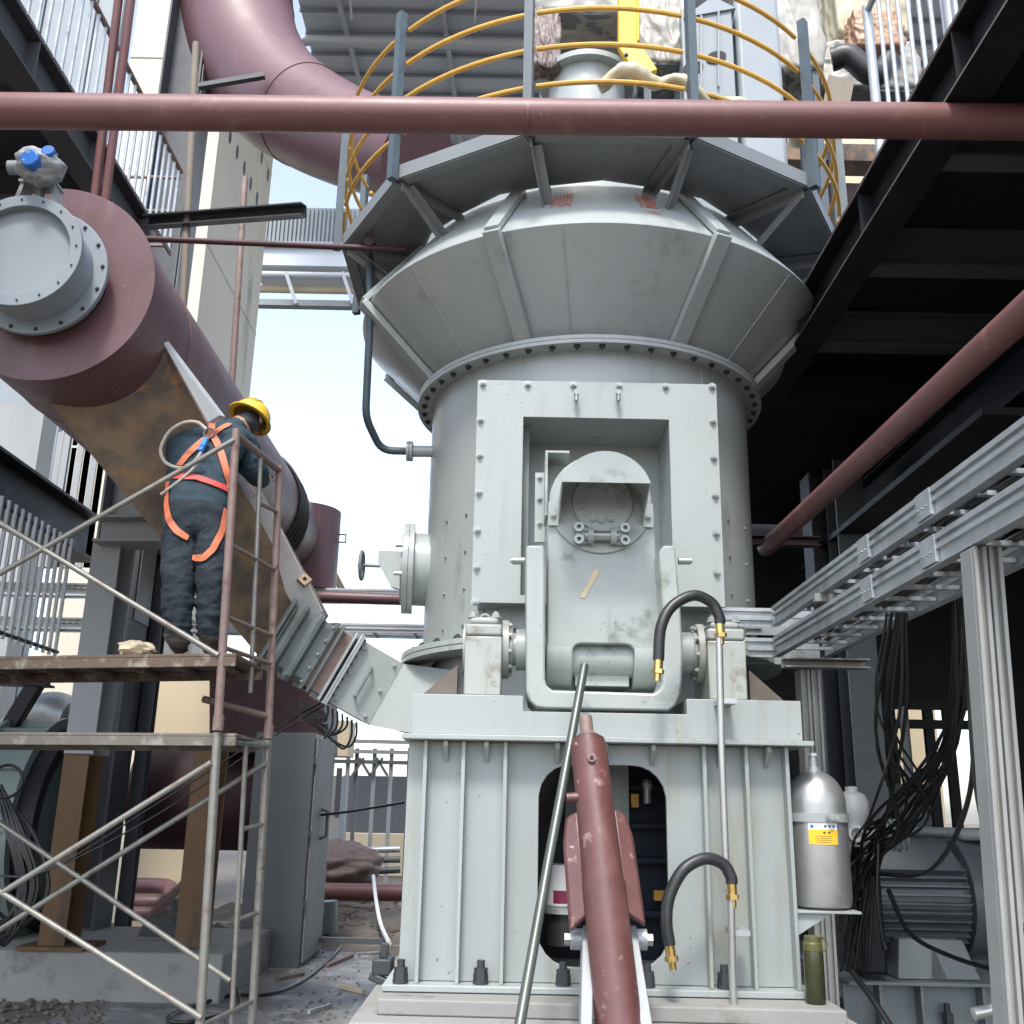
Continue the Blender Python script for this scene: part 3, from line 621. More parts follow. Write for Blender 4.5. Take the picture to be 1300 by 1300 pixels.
disc = MB().cyl((xcir, YA-.016, zcir), (xcir, YA-.001, zcir), rc, n=64).part('round_face', 'arm', arm, bevel=.004)
ep = MB().cyl((xcir+.01, YA-.032, zcir+.0), (xcir+.01, YA-.017, zcir+.0), rc*.585, n=48).part('end_plate', 'plat', arm, bevel=.003)
ep.data.materials[0] = M['arm']
for x, y in ((739, 642), (786, 642), (752, 659), (775, 659), (763, 661), (752, 622), (776, 622)): bolt(ep, P(x, y, Y=YA-.032), (0, -1, 0), .017, 'arm')
# hood
yh = 4.86
hxa, hxb = P(713, 613, Y=yh).x, P(826, 613, Y=yh).x; hza = P(768, 613, Y=yh).z; htop = P(768, 573, Y=yh).z
w2 = (hxb-hxa)/2; sg = htop-hza; hr = (w2*w2+sg*sg)/(2*sg); hcx = (hxa+hxb)/2; hcz = htop-hr; ta = math.asin(min(1, w2/hr))
if sg > w2: ta = PI-ta
arcp = [V((hcx+hr*math.sin(-ta+2*ta*i/28), 0, hcz+hr*math.cos(-ta+2*ta*i/28))) for i in range(29)]
hd = MB()
k = 0; nA = len(arcp); yb = YA-.017
hd.add([p+V((0, yh, 0)) for p in arcp]+[p+V((0, yb, 0)) for p in arcp], [[i, i+1, nA+i+1, nA+i] for i in range(nA-1)])
o = hd.part('hood_shell', 'arm', arm); sm_ = o.modifiers.new('thickness', 'SOLIDIFY'); sm_.thickness = .006
MB().prism([p+V((0, yh-.007, 0)) for p in arcp], (0, .006, 0)).part('hood_front', 'arm', arm)
dz = .13
for xs in (hxa, hxb-.006):
    MB().prism([(xs, yh, hza-.001), (xs, yb, hza-.001), (xs, yb, hza-dz), ], (.006, 0, 0)).part('hood_cheek', 'arm', arm)
for xs, sgn in ((hxa, -1), (hxb, 1)):
    x2 = xs+sgn*.055
    tb = MB().box(min(xs, x2), max(xs, x2), yb-.008, yb-.001, hza-dz-.01, hza-.01).part('hood_tab', 'arm', arm); bolt(tb, ((xs+x2)/2, yb-.008, hza-.085), (0, -1, 0), .014, 'arm')
b0 = P(698, 645, Y=5.45); b1 = P(716, 590, Y=5.45)
MB().box(b0.x-.02, b1.x+.02, 5.46, 5.48, b0.z, b1.z).box(b0.x-.034, b0.x-.021, 5.25, 5.48, b0.z-.1, b1.z).box(b0.x-.034, b1.x+.02, 5.25, 5.48, b1.z+.001, b1.z+.013).part('corner_box', 'arm', arm)
# clamp below the end plate
cz = P(764, 681, Y=YA-.05).z; cx_ = P(764, 681, Y=YA-.05).x
cl = MB().cyl((cx_-.09, YA-.06, cz), (cx_+.09, YA-.06, cz), .026, n=16).part('clamp_rod', 'bolt', arm)
for s in (-1, 1):
    MB().cyl((cx_+s*.045, YA-.06, cz), (cx_+s*.075, YA-.06, cz), .044, n=20).part('clamp_collar', 'arm', arm)
    MB().box(cx_+s*.105-.03, cx_+s*.105+.03, YA-.05, YA-.02, cz-.04, cz+.05).part('clamp_block', 'arm', arm, bevel=.006)
    MB().bar((cx_+s*.06, YA-.045, cz+.02), (cx_+s*.13, YA-.045, cz+.062), .016, .02).part('clamp_link', 'arm', arm)
    for dz_ in (-.022, .045): MB().ring((cx_+s*.122, YA-.075, cz+dz_), (cx_+s*.122, YA-.045, cz+dz_), .026, .012, 20).part('socket_screw', 'bolt', arm)
# left guide plate with bolts
g = MB().box(P(679, 650, Y=5.6).x, P(692, 650, Y=5.6).x, 5.6, 5.625, P(685, 688, Y=5.6).z, P(685, 600, Y=5.6).z).part('guide_plate', 'mill', arm)
for y in (606, 633, 664): bolt(g, P(685, y, Y=5.6), (0, -1, 0), .014, 'bolt')
st = P(752, 742, Y=YA-.004)
random.seed(5)
def patch(cx, cz, pts, y, nm, m, parent):
    MB().prism([(cx+a, y, cz+b_) for a, b_ in pts], (0, .003, 0)).part(nm, m, parent)
patch(st.x-.01, st.z, [(-.055, -.07), (-.03, -.075), (.0, -.02), (.03, .03), (.05, .075), (.03, .085), (.012, .07), (-.01, .015), (-.035, -.03)], YA-.005, 'tape_scrap', 'cream', arm)
# yoke
YY = 5.02
def pz(x, y): return P(x, y, Y=YY)
yp = [pz(668, 692), pz(691, 692), pz(692, 780), pz(692, 862), pz(694, 870), pz(701, 876), pz(830, 880), pz(838, 875), pz(842, 866), pz(842, 780), pz(837, 700), pz(842, 692), pz(857, 692), pz(864, 770), pz(867, 820), pz(866, 860), pz(864, 882), pz(858, 896), pz(848, 903), pz(690, 900), pz(680, 898), pz(672, 890), pz(668, 876)]
for p in yp: p.y = YY
yk = thing('pull_yoke', 'thick grey U shaped yoke hugging both sides and bottom of the roller arm', 'yoke', (pz(765, 890).x, YY, pz(765, 900).z))
MB().prism(yp, (0, .34, 0)).part('yoke_frame', 'arm', yk, bevel=.012)
for x, s in ((658, -1), (869, 1)):
    p = P(x, 712, Y=YY+.07); q = P(x-s*8, 712, Y=YY+.07); MB().cyl(q-V((s*.0, 0, 0)), p+V((s*.03, 0, 0)), .020, n=12).cyl(p+V((s*.03, 0, 0)), p+V((s*.04, 0, 0)), .012, n=10).part('side_screw', 'bolt', yk)

# ================================================================ RED HYDRAULIC CYLINDER AND SUPPORT ARMS
h0 = P(789, 1330, Y=4.25); h1 = P(747, 945, Y=4.62)
hy = thing('hydraulic_cylinder', 'worn red hydraulic cylinder leaning up in front of the pedestal opening', 'hydraulic cylinder', h0)
dd = (h1-h0).normalized(); Lh = (h1-h0).length
MB().cyl(h0, h0+dd*Lh*.50, .090, n=32).part('lower_barrel', 'redworn', hy); MB().cyl(h0+dd*Lh*.5, h1, .0835, .080, n=32).part('upper_barrel', 'redworn', hy)
MB().cyl(h1, h1+dd*.02, .074, n=28).cyl(h1+dd*.02, h1+dd*.035, .055, n=24).part('end_cap', 'redworn', hy)
MB().cyl(h1+dd*.035, h1+dd*.13, .030, n=16).cyl(h1+dd*.03, h1+dd*.05, .042, n=6).part('piston_rod', 'rustpipe', hy)
side = dd.cross(V((0, 1, 0))).normalized(); fr = side.cross(dd).normalized()
if fr.y > 0: fr = -fr
def hp(t, sx, sy): return h0+dd*(Lh*t)+side*sx+fr*sy
sl = [(.42, .13), (.47, .155), (.70, .135), (.75, .11)]
for s in (-1, 1):
    MB().prism([hp(.40, s*.08, -.0), hp(.36, s*.155, -.02), hp(.44, s*.155, -.02), hp(.66, s*.15, -.02), hp(.74, s*.13, -.02), hp(.76, s*.075, 0)], -fr*.05).part('side_flange', 'redworn', hy, bevel=.012)
pq = hp(.92, 0, .083); MB().cyl(pq-fr*.02, pq+fr*.012, .02, n=14).part('port_boss', 'redworn', hy); MB().cyl(pq+fr*.0125, pq+fr*.016, .009, n=10).part('port_hole_disc', 'dark', hy)  # dark disc stands in for the shaded bore of the port
pq = hp(.80, .09, .02); MB().cyl(pq-side*.02, pq+side*.03, .02, n=12).part('port_boss', 'redworn', hy)
for s, xa, xb in ((-1, 744, 757), (1, 800, 817)):
    tp = P((xa+xb)/2-5 if s < 0 else (xa+xb)/2-9, 1186, Y=4.55); bt = P(xa-2 if s < 0 else xb+8, 1345, Y=4.2)
    o = MB().bar(tp, bt, .045, .12, up=(0, -1, .3)).thing('support_arm', 'colgrey', 'sloping grey flat bar on the %s side of the red cylinder' % ('left' if s < 0 else 'right'), 'support arm', 'support arms of the red cylinder', bevel=.004)
    c = tp+V((s*.02, 0, -.02)); e = thing('pivot_pin', 'round steel pivot pin at the top of the %s support arm' % ('left' if s < 0 else 'right'), 'pivot pin', c+V((s*.04, 0, 0)), 'pivot pins of the support arms')
    MB().cyl(c, c+V((s*.05, 0, 0)), .042, n=20).part('pin_body', 'galv', e); MB().cyl(c+V((s*.05, 0, 0)), c+V((s*.075, 0, 0)), .026, n=6).part('pin_nut', 'bolt', e)

# leaning steel tube
MB().tube([P(742, 845, Y=4.9), P(724, 945, Y=4.7), P(697, 1090, Y=4.5), P(652, 1345, Y=4.05)], .021, 14).thing('steel_tube', 'greentube', 'long green stained steel tube leaning from the roller arm to the ground', 'steel tube')

# hydraulic lines
def hose_line(label_hose, label_tube, tube_px, Yt, hose_px, tube_r=.017):
    tp = [P(x, y, Y=Yt) for x, y in tube_px]
    t = thing('steel_line', label_tube, 'steel pipe', tp[-1], 'bright steel lines on the pedestal front')
    MB().tube(tp, tube_r, 14).part('line_tube', 'chrome', t)
    h = smooth_path([P(x, y, Y=Yv) for x, y, Yv in hose_px], 8)
    e = thing('hydraulic_hose', label_hose, 'hose', h[-1], 'looped black hoses on the pedestal front')
    MB().tube(h, .027, 14).part('hose_rubber', 'rubber', e)
    for p, q in ((h[0], h[1]), (h[-1], h[-2])):
        d_ = (p-q).normalized()
        MB().cyl(p-d_*.005, p+d_*.045, .022, n=14).part('ferrule', 'brass', e); MB().cyl(p+d_*.045, p+d_*.065, .03, n=6).cyl(p+d_*.065, p+d_*.1, .016, n=10).part('fitting', 'brass', e)
hose_line('looped black hose arching across the right yoke leg to a hanging brass end', 'bright vertical steel line in front of the right bearing block', [(913, 805), (916, 950), (922, 1110)], 4.82,
          [(914, 792, 4.82), (913, 783, 4.82), (903, 765, 4.82), (880, 756, 4.8), (853, 770, 4.78), (839, 797, 4.76), (836, 838, 4.75)])
hose_line('lower looped black hose drooping beside the pedestal opening', 'bright vertical steel line running down past the plinth edge', [(928, 1135), (930, 1240), (935, 1345)], 4.8,
          [(929, 1122, 4.8), (928, 1113, 4.8), (918, 1097, 4.8), (895, 1090, 4.78), (868, 1104, 4.76), (850, 1137, 4.75), (846, 1170, 4.74), (850, 1200, 4.74)])
for x, y in ((923, 892), (939, 1182)):
    p = P(x, y, Y=4.9); MB().box(p.x-.05, p.x+.03, 4.82, 4.968, p.z-.012, p.z+.012).part('pipe_clip', 'galv', ped)

# ================================================================ ACCUMULATOR, BOTTLE
ac = P(1044, 1153, Y=5.12); ac.z = s0.z+.002
gc = thing('gas_cylinder', 'silver gas cylinder with yellow and white sticker strapped to the pedestal side', 'gas cylinder', ac)
rg = .142; hb = P(1044, 1005, Y=5.0).z-ac.z
prof = [(0, .0), (rg*.8, .0), (rg*.95, .012), (rg, .04), (rg, hb-.06)]+[(rg*math.cos(t), hb-.06+.165*math.sin(t)) for t in [R(9*i) for i in range(1, 10)]]+[(.022, hb+.106)]
MB().lathe(ac, prof, n=48).part('bottle_body', 'silver', gc)
MB().cyl(ac+V((0, 0, hb+.09)), ac+V((0, 0, hb+.118)), .030, n=16).cyl(ac+V((0, 0, hb+.115)), ac+V((0, 0, hb+.17)), .019, n=12).part('valve_stem', 'galv', gc); MB().cyl(ac+V((0, 0, hb+.17)), ac+V((0, 0, hb+.185)), .026, n=6).part('valve_nut', 'galv', gc)
zz = P(1044, 1038, Y=5.0).z
MB().lathe(V((ac.x, ac.y, zz)), [(rg+.002, -.02), (rg+.008, -.02), (rg+.008, .02), (rg+.002, .02)], n=40).part('strap_band', 'ped', gc)
MB().box(px1-.04, ac.x-rg+.02, ac.y-.02, ac.y-.012, zz-.019, zz+.019).part('strap_arm', 'ped', gc)
bolt(gc, (ac.x+.02, ac.y-rg-.012, zz), (0, -1, 0), .017, 'bolt'); bolt(gc, (ac.x+.05, ac.y-rg+.0, zz-.004), (0, -1, 0), .012, 'bolt')
zy0, zy1, zw1 = P(1037, 1072, Y=4.98).z, P(1037, 1053, Y=4.98).z, P(1037, 1045, Y=4.98).z
ta0, ta1 = R(-33), R(22)
sk = MB().lathe(ac*1, [(rg+.0025, zy0-ac.z), (rg+.0025, zy1-ac.z)], n=14, a0=ta0, a1=ta1).part('yellow_sticker', 'stickery', gc); MB().lathe(ac*1, [(rg+.0025, zy1-ac.z), (rg+.0025, zw1-ac.z)], n=14, a0=ta0, a1=ta1).part('white_sticker', 'sticker', gc)
random.seed(12)
def mark(a, z, w, h, m='ink'):
    MB().lathe(ac*1, [(rg+.004, z-h/2-ac.z), (rg+.004, z+h/2-ac.z)], n=2, a0=a-w, a1=a+w).part('sticker_mark', m, gc)
zmid_ = (zy1+zw1)/2
for a in (-2, 6, 14): mark(R(a), zmid_, R(2), .010); mark(R(a+.8), zmid_+.004, R(2.6), .004)
for a in (-4, 5): mark(R(a), zy1-.013, R(2.3), .008)
for k in range(4): mark(R(-6), zy1-.030-k*.009, R(16-3*(k % 2)), .002)
mark(R(-26), zmid_, R(3), .014, 'bluecap')
wb = P(1036, 1272, Y=4.86); wb.z = .597
bo = thing('water_bottle', 'olive green drinking bottle standing on the plinth beside the pedestal', 'bottle', wb)
MB().lathe(wb, [(0, 0), (.040, 0), (.044, .006), (.044, .20), (.041, .215)], n=32).part('bottle_body', 'glassgreen', bo)
MB().lathe(wb, [(.042, .216), (.042, .245), (.036, .252), (.036, .275), (0, .28)], n=28).part('lid', 'olive', bo)
MB().tube(arc3(wb+V((.03, -.01, .245)), (1, 0, 0), (0, 0, 1), .03, -1.2, 2.4, 12), .006, 8).part('carry_loop', 'olive', bo)
# ================================================================ OVERHEAD AND FREE PIPES
y_ = 4.05
a_, b_ = P(-160, 139, Y=y_), P(1480, 157, Y=y_)
op = MB().cyl(a_, b_, .083, n=40).thing('overhead_pipe', 'red', 'long thick red oxide pipe crossing the whole view above the mill', 'pipe')
q = P(668, 150, Y=y_); MB().ring(q, q+V((.012, 0, 0)), .085, .08, 40).part('weld_bead', 'red', op)
a_, b_ = P(972, 696, X=1.9), P(1345, 356, X=1.9)
b_ = a_+(b_-a_)*1.9
MB().cyl(a_, b_, .062, n=28).thing('slanting_red_pipe', 'red', 'red pipe running towards the viewer above the right cable trays', 'pipe')
q = P(1000, 690, Y=a_.y-.05); MB().channel(P(952, 688, Y=a_.y-.02), P(1038, 690, Y=a_.y-.02), .07, .08, .008).thing('pipe_bracket', 'reddark', 'dark red channel bracket under the far end of the slanting red pipe', 'bracket')
yl = 6.6
MB().tube(round_path([P(470, 312, Y=yl+.2), P(470, 400, Y=yl), P(464, 530, Y=6.8), P(484, 572, Y=7.0), P(524, 573, Y=7.0)], .09), .028, 12).thing('drain_pipe', 'post', 'thin dark bent pipe dropping to a nozzle on the left of the mill', 'pipe')
MB().cyl(P(182, 303, Y=6.5), P(516, 317, Y=6.5), .022, n=14).cyl(P(470, 308, Y=6.5)-V((0, .03, 0)), P(470, 308, Y=6.5)+V((0, .03, 0)), .04, n=12).thing('thin_red_pipe', 'reddark', 'thin dark red horizontal pipe from the left building to the mill platform', 'pipe')
for (xa, ya, xb, yb) in ((154, -30, 120, 252), (170, -30, 133, 258)):
    MB().cyl(P(xa, ya, Y=5.0), P(xb, yb, Y=5.35), .026, n=16).thing('twin_red_pipe', 'red', ('left' if xa < 160 else 'right')+' one of two thin red pipes rising from the big left duct', 'pipe', 'twin red pipes')
MB().cyl(P(249, 55, Y=7.2), P(231, 402, Y=7.2), .03, n=14).thing('tan_pole', 'tan', 'pale tan scaffold pole standing upright in front of the dark column', 'pole')
MB().cyl(P(311, 226, Y=8.2), P(294, 492, Y=8.2), .03, n=14).thing('brown_pole', 'rustpipe', 'dark brown pole upright in front of the pale concrete tower', 'pole')
MB().channel(P(190, 284, Y=7.3), P(389, 269, Y=7.0), .10, .10, .012, up=(0, -.3, 1)).bar(P(190, 284, Y=7.42), P(386, 269, Y=7.12), .012, .09).thing('loose_channel', 'steeldark', 'dark steel channel sticking out from the end of the left platform', 'steel channel')

# ================================================================ LEFT DUCT, VALVE, CHUTE
D0 = P(62, 359, Y=5.1); D1 = P(352, 690, Y=11.4)
RD = .575
ax = (D1-D0).normalized()
du = thing('hot_air_duct', 'large dark red horizontal duct at upper left with a flat ring end', 'duct', D0)
MB().cyl(D0, D1, RD, n=72, cap=False).part('duct_shell', 'redduct', du)
MB().ring(D0-ax*.012, D0, RD+.02, .33, 72).part('end_ring', 'redduct', du)
MB().cyl(D1-ax*.002, D1+ax*.01, RD, n=48).part('far_cap', 'redduct', du)
for t in (.12, .42): MB().ring(D0+ax*((D1-D0).length*t), D0+ax*((D1-D0).length*t+.008), RD+.005, RD-.01, 72).part('weld_bead', 'redduct', du)
tk = P(405, 700, Y=11.2)
ft = thing('vertical_duct_stub', 'dark red upright duct stub at the far end of the big left duct', 'duct stub', tk)
z0_, z1_ = P(405, 752, Y=11.2).z, P(405, 650, Y=11.2).z
xr = P(430, 690, Y=11.2).x; rs = .42
MB().cyl((xr-rs, 11.2, z0_), (xr-rs, 11.2, z1_), rs, n=48).part('stub_shell', 'redduct', ft)
q = P(436, 684, Y=11.2); MB().box(xr-.005, xr+.085, 11.17, 11.2, q.z-.05, q.z-.04).box(xr-.005, xr+.085, 11.17, 11.2, q.z+.04, q.z+.05).box(xr+.075, xr+.085, 11.17, 11.2, q.z-.039, q.z+.039).part('lifting_lug', 'redduct', ft)
MB().hexa([P(425, 742, Y=11.9), P(445, 770, Y=11.9), P(445, 770, Y=12.3), P(425, 742, Y=12.3), P(427, 725, Y=11.9), P(441, 752, Y=11.9), P(441, 752, Y=12.3), P(427, 725, Y=12.3)]).thing('wooden_prop', 'cream', 'small pale timber prop behind the upright duct stub', 'timber')
# coil of cable hung round the duct
cc = D0+ax*((D1-D0).length*.72)
e1 = V((1, 0, 0)); e2 = ax.cross(e1).normalized()
if e2.z < 0: e2 = -e2
b = MB()
for k in range(5): b.tube([cc+ax*(.05*k)+V((0, 0, -.02*k))+e1*((RD+.02+.01*k)*math.cos(t))+e2*((RD+.02+.01*k)*math.sin(t)) for t in [R(-70+10*i) for i in range(14)]], .018, 8)
b.thing('cable_coil', 'cable', 'dark cable wound round the far half of the big red duct', 'cable')
# butterfly valve
V0 = D0-ax*.012
vl = thing('butterfly_valve', 'grey round butterfly valve bolted to the end ring of the big red duct', 'valve', V0)
MB().cyl(V0-ax*.09, V0, .325, n=64).part('neck_ring', 'oily', vl)
f2 = MB().ring(V0-ax*.125, V0-ax*.095, .375, .25, 64).part('rear_flange', 'clad', vl, bevel=.003)
MB().ring(V0-ax*.32, V0-ax*.126, .30, .26, 64).part('valve_body', 'clad', vl)
f1 = MB().ring(V0-ax*.355, V0-ax*.321, .325, .262, 64).part('front_flange', 'clad', vl, bevel=.003)
MB().cyl(V0-ax*.31, V0-ax*.29, .262, n=48).part('valve_disc', 'clad', vl)
e3 = V((1, 0, 0)); e3 = (e3-ax*e3.dot(ax)).normalized(); e4 = e3.cross(ax).normalized()
if e4.z < 0: e4 = -e4
for k in range(16):
    t = 2*PI*k/16+.1; dv = e3*math.cos(t)+e4*math.sin(t)
    bolt(f1, V0-ax*.355+dv*.297, -ax, .006, 'boltdark', False); bolt(f2, V0-ax*.125+dv*.35, -ax, .009, 'boltdark')
vt = V0-ax*.24+V((0, 0, .30))
b = MB().cyl(vt-V((0, 0, .02)), vt+V((0, 0, .2)), .022, n=14)
for s in (-1, 1): b.prism([vt+V((s*.10, -.05, -.03)), vt+V((s*.13, -.05, -.03)), vt+V((s*.09, -.05, .15)), vt+V((s*.07, -.05, .15))], (0, .1, 0))
b.box(vt.x-.1, vt.x+.1, vt.y-.06, vt.y+.06, vt.z+.15, vt.z+.165).part('actuator_yoke', 'mill', vl)
ac_ = P(50, 212, Y=4.72)
act = thing('valve_actuator', 'silver wrapped electric actuator with blue round cover above the grey valve', 'actuator', ac_)
lump(ac_+V((.01, 0, -.005)), (.125, .12, .085), .26, 21, sc=1.9, nu=48, nv=30).part('wrapped_body', 'plastic', act, ang=180).data.materials[0] = M['pale']
q = P(38, 200, Y=4.6); MB().cyl(q+V((.0, .08, 0)), q+V((-.005, -.005, 0)), .05, n=28).part('blue_cover', 'bluecap', act, bevel=.008)
q = P(60, 190, Y=4.62); MB().cyl(q+V((0, .06, -.01)), q, .035, n=20).part('blue_cover', 'bluecap', act, bevel=.006)
q = P(10, 213, Y=4.7); MB().cyl(q, ac_, .038, n=20).part('motor_end', 'plat', act, bevel=.006)
# chute
t0, t1 = P(62, 512, Y=5.5), P(203, 430, Y=5.5)
b0, b1 = P(342, 850, Y=6.8), P(390, 772, Y=6.8)
bk = V((.05, .55, .05)); bkt = V((0, .9, .1))
ch = thing('inclined_chute', 'rusty tapering plate chute sloping from the big red duct towards the mill', 'chute', t0)
MB().hexa([b0, b1, b1+bk, b0+bk, t0, t1, t1+bkt, t0+bkt]).part('chute_plate', 'rust', ch, label='rust streaked bare steel plate')
# pale flange strips along the right edge
g0, g1 = P(200, 428, Y=5.48), P(268, 532, Y=5.85)
MB().prism([P(201, 424, Y=5.47), P(264, 536, Y=5.72), P(279, 527, Y=5.72)], (.02, .05, .01)).part('edge_strip', 'galvlite', ch)
g0, g1 = P(318, 632, Y=6.28), P(396, 782, Y=6.78)
st = MB().bar(g0, g1, .02, .16, up=(1, -.2, .55)).part('gasket_strip', 'gasket', ch)
q = P(386, 738, Y=6.6); MB().ring(q, q+V((.01, -.03, .01)), .05, .018, 4).part('lug', 'rust', ch)
# corrugated joint
J0 = P(366, 812, Y=6.82); J1 = P(432, 850, Y=6.95); jd = (J1-J0).normalized()
def frame_at(p, wu, wn, d):       # rectangle perpendicular-ish to d: 'acr' runs up-right in the picture
    return p
acr = (P(400, 772, Y=6.85)-P(355, 850, Y=6.85)); accl = acr.length; acr.normalize(); acr = (acr-jd*acr.dot(jd)).normalized(); dep = jd.cross(acr).normalized()
if dep.y < 0: dep = -dep
jt = thing('expansion_joint', 'dull grey corrugated flexible joint between the rusty chute and the mill inlet', 'expansion joint', J0)
def slab(c0, c1, w, d, nm, m, par, bev=.004):
    p = []
    for c in (c0, c1):
        p += [c-acr*w/2-dep*d/2, c+acr*w/2-dep*d/2, c+acr*w/2+dep*d/2, c-acr*w/2+dep*d/2]
    return MB().hexa(p).part(nm, m, par, bevel=bev)
Lj = .40; Jw = accl*1.06
b = MB(); loops = []
prof_ = [(-.12, .80), (-.115, 1.0), (-.10, 1.0), (-.085, .86)]
for k in range(2): c_ = -.035+.125*k; prof_ += [(c_-.035, .86), (c_-.012, .97), (c_+.0, 1.0), (c_+.025, .99), (c_+.05, .87)]
prof_ += [(.20, .86)]
for t_, w_ in prof_:
    c = J0+jd*t_; W_ = Jw*w_/2; D_ = .27*w_; q = min(W_, D_)*.16; n0 = len(b.v)
    for sx, sy in ((-1, -1), (1, -1), (1, 1), (-1, 1)):
        o_ = ((sx*(W_-q), sy*D_), (sx*W_, sy*(D_-q))) if sx*sy > 0 else ((sx*W_, sy*(D_-q)), (sx*(W_-q), sy*D_))
        if sx*sy > 0: o_ = o_[::-1] if False else o_
        for u_, v_ in (o_ if (sx, sy) in ((1, -1), (-1, 1)) else o_): b.v.append(c+acr*u_+dep*v_)
    loops.append(n0)
def order(n0):      # sort the eight corner points round the section
    c = sum((b.v[n0+i] for i in range(8)), V())/8
    return sorted(range(n0, n0+8), key=lambda i: math.atan2((b.v[i]-c).dot(dep), (b.v[i]-c).dot(acr)))
ords = [order(n) for n in loops]
for A_, B_ in zip(ords[:-1], ords[1:]):
    for i in range(8): k = (i+1) % 8; b.f.append([A_[i], A_[k], B_[k], B_[i]])
b.f.append(ords[0]); b.f.append(ords[-1][::-1])
bl = b.part('bellows', 'galvdark', jt, ang=30)
slab(J0+jd*.20, J0+jd*.225, Jw*.98, .53, 'bellows_flange', 'galvdark', jt)
for k in range(5): bolt(bl, J0+jd*.2-dep*.268+acr*Jw*(-.4+.2*k), -jd, .010, 'bolt')
slab(J0+jd*.2255, J0+jd*.375, Jw*.86, .46, 'rusty_band', 'rustpipe', jt); slab(J0+jd*.25, J0+jd*.27, Jw*.97, .55, 'bellows_flange', 'galvdark', jt)
slab(J0+jd*.345, J0+jd*.36, Jw*1.0, .58, 'bellows_flange', 'galv', jt)
# inlet box
I0 = J0+jd*.40
inl = thing('mill_inlet_box', 'pale grey bolted inlet box leading from the corrugated joint into the mill', 'inlet duct', I0)
f_ = slab(I0-jd*.02, I0-jd*.004, Jw*1.02, .60, 'inlet_flange', 'galv', inl); f_ = slab(I0-jd*.003, I0+jd*.013, Jw*1.02, .60, 'inlet_flange', 'mill', inl)
for k in range(9):
    for s in (-1,):
        bolt(f_, I0-jd*.021-acr*(Jw*.48)+dep*(-.26+.065*k)+jd*.03, -acr, .012, 'boltdark')
    bolt(f_, I0+jd*.014+acr*(Jw*(-.46+.115*k))-dep*.285, jd, .010, 'boltdark')
I1 = I0+jd*.33
slab(I0+jd*.014, I1, Jw*.92, .5, 'inlet_body', 'mill', inl)
h = MB().tube([I0+jd*.15-acr*.11-dep*.251, I0+jd*.15-acr*.11-dep*.29, I0+jd*.15+acr*.10-dep*.29, I0+jd*.15+acr*.10-dep*.251], .011, 8).part('door_handle', 'plat', inl)
for a, c in ((-.19, .05), (.19, .05), (-.19, .28), (.19, .28), (0.0, .05), (0, .28)): bolt(inl, I0+jd*c+acr*a-dep*.251, -dep, .012, 'mill')
e = [P(520, 912, Y=7.0), P(592, 912, Y=6.6), P(592, 852, Y=6.6), P(512, 851, Y=6.95)]
pA = [I1-acr*Jw*.46-dep*.25, I1+acr*Jw*.46-dep*.25, I1+acr*Jw*.46+dep*.25, I1-acr*Jw*.46+dep*.25]
end = [P(545, 935, Y=6.45), P(575, 851, Y=6.45), P(575, 851, Y=6.45)+V((0, .5, 0)), P(545, 935, Y=6.45)+V((0, .5, 0))]
MB().hexa(pA+end).part('inlet_transition', 'mill', inl)
for k in range(7):
    a = I0-acr*(Jw*.5)+jd*(.03+.04*k)-dep*(.24-.02*k); dz = .10+.03*((k*3) % 4); bq = P(412-2*k, 905+3*k, Y=7.25); c_ = P(380, 890+4*k, Y=7.7)
    MB().tube(smooth_path([a, a+V((.0, .01, -dz*.6)), a+V((-.05, .05, -dz)), (a+bq)/2+V((0, .03, -.05-dz*.4)), bq, c_], 8), .0075, 8).thing('lubrication_hose', 'rubber', 'thin black hose drooping under the grey inlet box', 'hose', 'thin hoses under the inlet box')
for k in range(2):
    MB().tube(smooth_path([P(412, 890+5*k, Y=6.9), P(350, 925+8*k, Y=6.8), P(200, 1020+14*k, Y=7.0), P(60, 1105, Y=7.2), P(-20, 1112, Y=7.3)], 8), .006, 6).thing('thin_wire', 'cable', 'thin dark wire strung from the inlet box to the left behind the scaffold', 'wire', 'thin wires to the left')

# ================================================================ LARGE ELBOW DUCT AT THE TOP
el = thing('elbow_duct', 'huge red oxide duct bending down from the top of the picture to the mill', 'duct', P(320, 100, Y=9.4))
path = [P(290, -260, Y=10.0), P(290, -60, Y=10.0), P(300, 50, Y=9.8), P(345, 122, Y=9.4), P(425, 170, Y=8.9), P(530, 204, Y=8.35)]
MB().tube(round_path(path, .9, 5), .80, 44, r1=.46).part('duct_shell', 'redduct', el)
rp_ = round_path(path, .9, 5)
for k in (8, 19):
    if k < len(rp_)-1:
        d_ = (rp_[k+1]-rp_[k-1]).normalized(); r_ = .80+(.46-.80)*k/(len(rp_)-1); MB().ring(rp_[k]-d_*.008, rp_[k]+d_*.008, r_+.008, r_-.02, 44).part('weld_bead', 'redduct', el)
MB().bar(P(252, 110, Y=8.6), P(336, 96, Y=8.6), .06, .05).thing('small_bracket', 'steeldark', 'small dark steel bracket in front of the huge bending duct', 'bracket')

